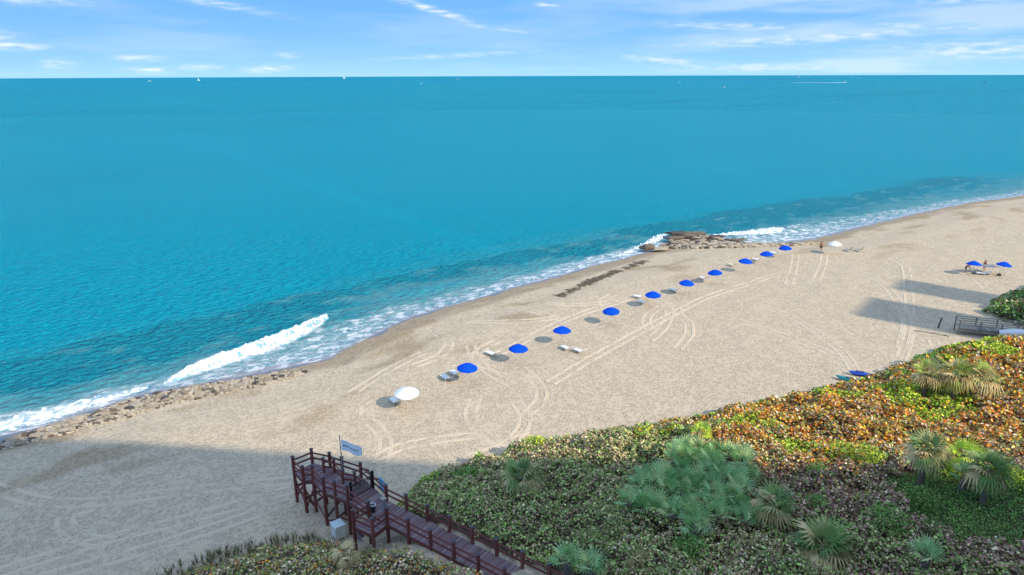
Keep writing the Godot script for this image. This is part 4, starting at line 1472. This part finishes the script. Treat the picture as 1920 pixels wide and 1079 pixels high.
	for i in 420:
		var a := rng.randf_range(-3, 15.5)
		var b := interp(VEG, a) + rng.randf_range(-1.0, 1.2)
		var p := xz_of(a, b)
		if in_path(p.x, p.y): continue
		gl.append([Transform3D(tilt_basis(0.3, rng.randf_range(0.5, 1.0)), Vector3(p.x, ground_uv(a, b) - 0.03, p.y)), Color(0.13, 0.15, 0.06).lerp(Color(0.27, 0.23, 0.11), rng.randf())])
	tag(leaves(self, "beach_grass", gb.done(), lm, gl), "tufts of beach grass at the sandy edge of the left scrub", "grass", "", "stuff")

func b_blade(b: MB, p: Vector3, q: Vector3, r: Vector3, s: Vector3):
	b.quad(p - s, p + s, q + s, q - s, Vector3(0, -5, 0))
	b.tri(q - s, q + s, r, Vector3(0, -5, 0))

func shrub(at: Array, r: float, h: float, pal: Array, label: String, size := 0.10):
	var o := thing("shrub", at_ground(at), label, "shrub", "shrubs on the dune")
	var list := []
	var n := int(420.0 * r * r / size / 10.0 * 1.5)
	var lift := 0.45
	for i in n:
		var d := Vector3(rng.randfn(), absf(rng.randfn()) * 0.9, rng.randfn()).normalized()
		var lump := 1.0 + 0.35 * nz2.get_noise_3d(d.x * 22.0 + at[0] * 5.0, d.y * 22.0, d.z * 22.0)
		var k := pow(rng.randf(), 0.35) * lump
		var p := Vector3(d.x * r * k, lift + d.y * h * k, d.z * r * k)
		list.append([Transform3D(tilt_basis(1.2, size * rng.randf_range(0.7, 1.3)), p), pick(pal)])
	leaves(o, "foliage", M.small_leaf, M.leaf, list)
	var b := MB.new()
	for k in 5:
		var a := TAU * k / 5.0
		b.tube(Vector3(0, -0.2, 0), Vector3(cos(a) * r * 0.6, lift + h * 0.5, sin(a) * r * 0.6), 0.035, 0.012, 5, false)
	part(o, "stem", b.done(), mat(0.14, 0.1, 0.07, 0.9))

func fan_mesh(n: int, spread: float, blade: float, droop: float, wide: float) -> ArrayMesh:
	# fan leaf on a stalk: stalk runs out along +x, blades fan round its end
	var b := MB.new()
	b.tube(Vector3.ZERO, Vector3(0.62, 0.02, 0), 0.022, 0.014, 4, false)
	for i in n:
		var f := (i + 0.5) / n * 2.0 - 1.0
		var a := f * spread
		var l := blade * (1.0 - 0.22 * absf(f)) * (0.9 + 0.2 * fposmod(i * 0.37, 1.0))
		var d := Vector3(cos(a), 0.16 * cos(f * 2.0), sin(a))
		var s := Vector3(-sin(a), 0.35, cos(a)).normalized() * wide
		var o := Vector3(0.6, 0.02, 0)
		var q := o + d * l * 0.55 - Vector3(0, droop * 0.22 * l, 0)
		var r := o + d * l - Vector3(0, droop * l * (0.85 + 0.3 * fposmod(i * 0.61, 1.0)), 0)
		b.quad(o - s * 0.4, o + s * 0.4, q + s, q - s, Vector3(0, -9, 0))
		b.tri(q - s, q + s, r, Vector3(0, -9, 0))
	return b.done()

func palm(called: String, at: Array, crown_y: float, size: float, tones: Array, dead: int, label: String, group: String, n := 26):
	n = int(n * 0.72)
	size *= 1.12
	if called == "cabbage_palm": crown_y += 0.45
	var g := ground(at[0], at[1])
	var o := thing(called, Vector3(at[0], g, at[1]), label, "palm", group)
	var H := maxf(crown_y - g, 0.25)
	if H > 0.8:
		var b := MB.new()
		var lean := Vector3(rng.randf_range(-0.15, 0.15), 0, rng.randf_range(-0.12, 0.12))
		for k in 8:
			b.tube(lean * (1.0 - k / 8.0) + Vector3(0, -0.2 + (H + 0.2) * k / 8.0, 0), lean * (1.0 - (k + 1) / 8.0) + Vector3(0, -0.2 + (H + 0.2) * (k + 1) / 8.0, 0), 0.2 + 0.03 * (k % 2), 0.17 + 0.03 * ((k + 1) % 2), 9, false)
		var tr := part(o, "trunk", b.done(), M.bark)
		for k in 16:
			var a := 2.4 * k
			var y := H * (0.55 + 0.45 * k / 16.0)
			part(tr, "leaf_base", bbox(Vector3(0.10, 0.3, 0.07), 0.01), M.boot, Transform3D(Basis(Vector3.UP, -a) * Basis(Vector3(0, 0, 1), -0.5), Vector3(cos(a) * 0.2, y, sin(a) * 0.2)))
	for i in n:
		var el := lerpf(1.35, 0.15 if called == "saw_palmetto" else -0.45, pow((i + 0.5) / n, 0.8))
		var az := 2.4 * i + rng.randf_range(-0.2, 0.2)
		var s := size * rng.randf_range(0.85, 1.1)
		var bs := Basis(Vector3.UP, -az) * Basis(Vector3(0, 0, 1), el) * Basis(Vector3(1, 0, 0), rng.randf_range(-0.4, 0.4))
		part(o, "frond", (M.fan[3] if called == "saw_palmetto" else (M.fan[rng.randi() % 2] if el > 0.1 else M.fan[2])), tones[rng.randi() % tones.size()], Transform3D(bs.scaled(Vector3(s, s, s)), Vector3(0, H, 0)))
	for i in dead:
		var az := 2.4 * i + 0.7 + rng.randf_range(-0.3, 0.3)
		var el := rng.randf_range(-1.15, 0.25)
		var s := size * rng.randf_range(0.75, 1.0)
		var bs := Basis(Vector3.UP, -az) * Basis(Vector3(0, 0, 1), el)
		part(o, "dead_frond", M.fan[2], M.dry[rng.randi() % 2], Transform3D(bs.scaled(Vector3(s, s, s)), Vector3(0, H - 0.05, 0)))

func make_palms():
	rng.seed = 14
	M.fan = [fan_mesh(14, 1.9, 1.0, 0.25, 0.05), fan_mesh(13, 1.7, 0.95, 0.5, 0.055), fan_mesh(12, 1.5, 1.05, 0.95, 0.05), fan_mesh(13, 2.3, 0.8, 0.06, 0.036)]
	M.bark = mat(0.17, 0.135, 0.11, 0.95)
	M.boot = mat(0.24, 0.19, 0.14, 0.95)
	var g := func(r: float, gg: float, b: float) -> StandardMaterial3D:
		var m := mat(r * 2.2, gg * 2.2, b * 1.8, 0.7)
		m.metallic_specular = 0.25
		m.backlight_enabled = true
		m.backlight = Color(0.3, 0.35, 0.2)
		return m
	M.dry = [g.call(0.30, 0.235, 0.145), g.call(0.22, 0.155, 0.085)]
	var green := [g.call(0.075, 0.125, 0.045), g.call(0.10, 0.15, 0.06), g.call(0.06, 0.10, 0.045), g.call(0.17, 0.17, 0.09), M.dry[0]]
	var olive := [g.call(0.16, 0.19, 0.05), g.call(0.12, 0.16, 0.05), g.call(0.24, 0.22, 0.10), M.dry[0]]
	var silver := [g.call(0.11, 0.20, 0.10), g.call(0.17, 0.26, 0.15), g.call(0.075, 0.155, 0.06), g.call(0.24, 0.28, 0.15)]
	var lime := [g.call(0.26, 0.32, 0.04), g.call(0.2, 0.27, 0.04)]
	var G := "cabbage palms on the dune"
	palm("cabbage_palm", [0.73, -43.3], 3.5, 1.05, green, 6, "low green cabbage palm alone in the round-leaved thicket", G, 30)
	palm("cabbage_palm", [16.9, -38.2], 4.7, 1.05, green, 24, "cabbage palm with a thick tan skirt right of the silvery palmettos", G, 20)
	palm("cabbage_palm", [18.8, -34.6], 4.2, 1.3, green, 26, "large drooping cabbage palm at the bottom of the picture", G, 28)
	palm("cabbage_palm", [29.4, -42.6], 5.9, 1.0, green, 14, "tall cabbage palm with a bare trunk standing above the green vine", G, 28)
	palm("cabbage_palm", [32.4, -40.4], 5.8, 1.05, green, 10, "rightmost tall cabbage palm beside the green vine slope", G, 28)
	palm("cabbage_palm", [33.1, -43.9], 4.8, 0.9, lime, 8, "yellow green cabbage palm between the two tall ones", G, 18)
	palm("cabbage_palm", [41.2, -57.8], 5.0, 1.05, olive, 18, "middle of three cabbage palms standing together in the orange thicket", G, 22)
	palm("cabbage_palm", [39.1, -58.7], 4.5, 1.0, olive, 18, "left of three cabbage palms standing together in the orange thicket", G, 20)
	palm("cabbage_palm", [43.5, -57.4], 4.7, 1.05, olive, 18, "right of three cabbage palms standing together in the orange thicket", G, 22)
	palm("cabbage_palm", [15.5, -49.8], 3.4, 0.7, lime, 0, "small bright yellow green palm at the top of the palmetto clump", G, 16)
	palm("cabbage_palm", [7.8, -34.1], 3.3, 0.8, [M.dry[0]], 12, "withered tan palm at the bottom below the palmetto clump", G, 12)
	palm("cabbage_palm", [-10.6, -36.3], 2.4, 0.7, [M.dry[0]], 12, "withered tan palm in the scrub left of the boardwalk", G, 10)
	# saw palmettos: a clump of silvery fan rosettes
	var poly := PackedVector2Array([Vector2(13.4, -48.2), Vector2(17.6, -45.6), Vector2(17.2, -42), Vector2(15.2, -37.6), Vector2(11.4, -36.2), Vector2(7.4, -39.6), Vector2(9.2, -42.2), Vector2(11.2, -44.2)])
	var n := 0
	var spots: Array[Vector2] = []
	while n < 260:
		var q := Vector2(rng.randf_range(7.2, 17.8), rng.randf_range(-48.4, -36))
		if not Geometry2D.is_point_in_polygon(q, poly): continue
		var ok := true
		for s in spots:
			if s.distance_to(q) < 0.92: ok = false
		n += 1
		if not ok: continue
		spots.append(q)
	spots.append_array([Vector2(24.6, -33.9), Vector2(31.9, -41.8), Vector2(3.2, -33.6), Vector2(4.6, -33.0)])
	for i in spots.size():
		var q := spots[i]
		var lbl := "silvery green saw palmetto in the big clump on the dune"
		var grp := "saw palmettos in the clump"
		if i >= spots.size() - 4:
			grp = "scattered saw palmettos"
			lbl = ["lone pale blue green palmetto at the bottom right", "dark palmetto between the two tall palm trunks", "left of two small palmettos at the bottom beside the boardwalk end", "right of two small palmettos at the bottom beside the boardwalk end"][i - spots.size() + 4]
		palm("saw_palmetto", [q.x, q.y], ground(q.x, q.y) + 1.0 + rng.randf_range(0.0, 0.5), 0.86, silver, 0, lbl, grp, 15)

func make_shrubs():
	rng.seed = 17
	shrub([22.2, -51.9], 1.3, 0.9, LIME, "yellow green shrub in the rust coloured leaves above the palmettos")
	shrub([25.7, -47.0], 1.5, 1.2, LIME, "large yellow topped shrub left of its yellow neighbour")
	shrub([27.6, -46.5], 1.3, 1.2, LIME, "yellow shrub just left of the tall bare-trunked palm")
	shrub([22.5, -43.9], 0.8, 0.9, GREEN, "small bright green shrub among mauve leaves")
	shrub([20.8, -40.1], 0.9, 0.8, GREEN, "small green shrub right of the tan skirted palm")
	shrub([6.7, -37.6], 0.9, 1.3, OLIVE, "upright olive shrub at the lower left edge of the palmettos", 0.07)
	shrub([5.0, -36.6], 1.0, 1.1, OLIVE, "olive yellow shrub below the palmettos near the boardwalk", 0.07)
	shrub([11.0, -35.3], 1.2, 0.8, GREEN, "bright green shrub below the palmetto clump")
	shrub([24.5, -38.0], 1.5, 1.2, GREEN, "round green shrub left of the vine slope")
	shrub([28.0, -40.4], 1.4, 1.1, VINE, "dark green shrub at the foot of the tall bare-trunked palm")
	shrub([32.5, -44.4], 1.5, 1.0, LIME, "sunlit yellow shrub behind the tall palms")
	shrub([35.5, -42.6], 1.6, 0.9, LIME, "sunlit yellow shrub right of the rightmost palm trunk")
	shrub([53.2, -68.5], 2.2, 1.0, LIME, "broad yellow green shrub near the white boat", 0.14)
	shrub([46.8, -69.4], 2.2, 0.9, GREEN, "broad green shrub at the sandy dune edge near the boards", 0.14)
	shrub([40.6, -64.6], 1.8, 0.9, GREEN, "green shrub at the dune edge right of the kayaks", 0.13)
	shrub([-3.6, -47.6], 1.2, 0.6, GREEN, "low green shrub on the sandy tip of the thicket")
	shrub([2.0, -53.3], 1.5, 0.6, LIME, "low lime shrub on the sunlit front of the thicket")

# ---------- boats and towers ----------
func make_boats():
	var white := mat(0.8, 0.8, 0.8, 0.4)
	var navy := mat(0.03, 0.05, 0.09, 0.5)
	var glass := mat(0.03, 0.04, 0.05, 0.2)
	var list := [["sailing_boat", -1731, -3949, 17.0, "white sailing boat, second from the left on the horizon"], ["motor_yacht", -1894, -3734, 22.0, "white motor yacht, leftmost on the horizon"], ["sailing_boat", -1247, -5324, 24.0, "sailing boat on the horizon left of the middle"], ["motor_yacht", 1147, -2446, 15.0, "speeding white motor yacht drawing a long wake at right"], ["motor_yacht", 512, -1706, 9.0, "small white motor boat nearest to the shore"], ["motor_yacht", 614, -2594, 9.0, "tiny white boat right of the middle"], ["motor_yacht", 2153, -5335, 24.0, "white boat on the horizon above the wake"], ["motor_yacht", 2042, -4189, 12.0, "tiny white boat right of the long wake"], ["sailing_boat", 1409, -2120, 9.0, "dark sailed small boat near the right edge"], ["motor_yacht", -322, -2550, 10.0, "tiny white boat left of the middle"], ["motor_yacht", -334, -4440, 16.0, "white boat on the horizon just left of the middle"]]
	for a in list:
		var L: float = a[3] * 0.8
		var o := thing(a[0], Vector3(a[1], SEA, a[2]), a[4], "boat", "boats far out at sea", 0.15)
		var hull := PackedVector3Array()
		for i in 11:
			var f := i / 10.0
			var w := L * 0.14 * pow(clampf(1.0 - pow(f, 3.0), 0.02, 1.0), 0.7)
			for j in 7:
				var t := j / 6.0 * 2.0 - 1.0
				hull.append(Vector3(-L * 0.5 + L * f, L * (0.10 + 0.03 * f) * pow(absf(t), 1.5) - 0.3, w * t))
		part(o, "hull", grid_mesh(hull, 11, 7, PackedColorArray(), PackedVector2Array(), false), navy if a[4].begins_with("dark") else white)
		part(o, "deck", bbox(Vector3(L * 0.8, L * 0.02, L * 0.22), 0.05), white, Transform3D(Basis(), Vector3(-L * 0.06, L * 0.09, 0)))
		if a[0] == "sailing_boat":
			var m := MB.new()
			m.tube(Vector3(0, 0, 0), Vector3(0, L * 1.15, 0), L * 0.012, L * 0.008, 6)
			part(o, "mast", m.done(), mat(0.6, 0.6, 0.6, 0.4))
			var s := MB.new()
			s.quad(Vector3(-0.3, L * 0.17, 0), Vector3(-L * 0.42, L * 0.19, L * 0.03), Vector3(-L * 0.2, L * 0.7, L * 0.03), Vector3(-0.3, L * 1.1, 0), Vector3(0, 0, -9))
			s.tri(Vector3(0.3, L * 0.95, 0), Vector3(L * 0.45, L * 0.14, 0), Vector3(L * 0.05, L * 0.17, L * 0.04), Vector3(0, 0, -9))
			part(o, "sail", s.done(), navy if a[4].begins_with("dark") else white)
		else:
			part(o, "cabin", bbox(Vector3(L * 0.42, L * 0.12, L * 0.18), L * 0.02), white, Transform3D(Basis(), Vector3(-L * 0.08, L * 0.16, 0)))
			part(o, "windows", bbox(Vector3(L * 0.36, L * 0.04, L * 0.185), 0.05), glass, Transform3D(Basis(), Vector3(-L * 0.08, L * 0.17, 0)))
			part(o, "flybridge", bbox(Vector3(L * 0.22, L * 0.08, L * 0.14), L * 0.01), white, Transform3D(Basis(), Vector3(-L * 0.12, L * 0.26, 0)))
	# wake of the fast boat
	var pos := PackedVector3Array()
	for i in 61:
		var x := -170.0 + 172.0 * i / 60.0
		for j in 7:
			var w := lerpf(3.2, 1.8, i / 60.0) * (1.0 + 0.5 * nz2.get_noise_2d(x * 3.0, 5.0))
			var t := j / 6.0 * 2.0 - 1.0
			pos.append(Vector3(1140.0 + x, SEA + 0.9 * (1.0 - t * t) * (0.3 + 0.5 * i / 60.0) * (0.6 + nz.get_noise_2d(x * 4.0, t * 30.0)) - 0.02, -2446.0 + 0.06 * x + t * w * 3.0))
	var wk := part(self, "boat_wake", grid_mesh(pos, 61, 7), mat(0.75, 0.8, 0.82, 0.9))
	tag(wk, "long straight white wake behind the fast yacht", "wake")

func tower(called: String, at: Vector2, ex: Vector2, wide: float, deep: float, high: float, label: String) -> Node3D:
	# at: front corner; ex: along the front
	var t := thing(called, Vector3(at.x, 0, at.y), label, "building", "", -atan2(ex.y, ex.x))
	var wall := mat(0.68, 0.64, 0.58, 0.8)
	var slab := mat(0.75, 0.73, 0.69, 0.7)
	var glass := mat(0.05, 0.08, 0.09, 0.1)
	part(t, "wall", bbox(Vector3(wide, high + 4.0, deep - 2.0), 0.1), wall, Transform3D(Basis(), Vector3(wide * 0.5, high * 0.5 - 2.0, deep * 0.5 + 1.0)))
	var fl := int(high / 3.0)
	for k in fl:
		part(t, "balcony_slab", bbox(Vector3(wide - 0.4, 0.25, 1.9), 0.03), slab, Transform3D(Basis(), Vector3(wide * 0.5, 3.0 * k + 2.9, 1.05)))
	var nw := int(wide / 9.0)
	for k in range(0, fl, 2):
		for j in nw:
			part(t, "window", bbox(Vector3(6.0, 2.1, 0.12), 0.02), glass, Transform3D(Basis(), Vector3((j + 0.5) * wide / nw, 3.0 * k + 1.5, 1.97)))
	part(t, "roof", bbox(Vector3(wide, 0.6, deep), 0.05), slab, Transform3D(Basis(), Vector3(wide * 0.5, high - 0.3, deep * 0.5)))
	return t

func make_towers():
	# the tower behind the camera whose shadow lies over the near sand and dune
	var e := Vector2(0.991, 0.134)
	tower("apartment_tower", Vector2(46.6, 21.6) - e * 34.0, e, 150.0, 22.0, 80.0, "tall pale apartment tower behind the dune whose shadow covers the near sand")
	# the tower to the right: two roof houses cast the two finger shadows
	var q := Vector2(-0.64, 0.77)
	var d := Vector2(0.77, 0.64)
	var c := Vector2(150.5, -19.0) + q * 20.0
	var t := tower("stepped_tower", c + d * 0.5, -q, 40.0, 24.0, 60.0, "stepped apartment tower beyond the right dune with two roof houses")
	var wall := mat(0.68, 0.64, 0.58, 0.8)
	for a in [[145.0, -14.0, 10.0, 80.0], [155.5, -24.5, 7.0, 80.0]]:
		wpart(t, "roof_house", bbox(Vector3(12.0, a[3] - 59.0, a[2]), 0.1), wall, Transform3D(Basis(Vector3.UP, -atan2(d.y, d.x)), Vector3(a[0] + d.x * 6.0, (a[3] + 59.0) * 0.5, a[1] + d.y * 6.0)))

func _ready():
	nz.seed = 1
	nz.frequency = 0.05
	nz.fractal_octaves = 3
	nz2.seed = 2
	nz2.frequency = 0.05
	nz2.fractal_octaves = 4
	var t0 := Time.get_ticks_msec()
	setup_light()
	print("sky ", Time.get_ticks_msec() - t0)
	make_beach()
	print("beach ", Time.get_ticks_msec() - t0)
	make_sea()
	print("sea ", Time.get_ticks_msec() - t0)
	make_rocks()
	make_wrack()
	make_boardwalk()
	print("boardwalk ", Time.get_ticks_msec() - t0)
	make_furniture()
	print("furniture ", Time.get_ticks_msec() - t0)
	make_thicket()
	print("thicket ", Time.get_ticks_msec() - t0)
	make_palms()
	make_shrubs()
	make_boats()
	make_towers()
	print("done ", Time.get_ticks_msec() - t0)
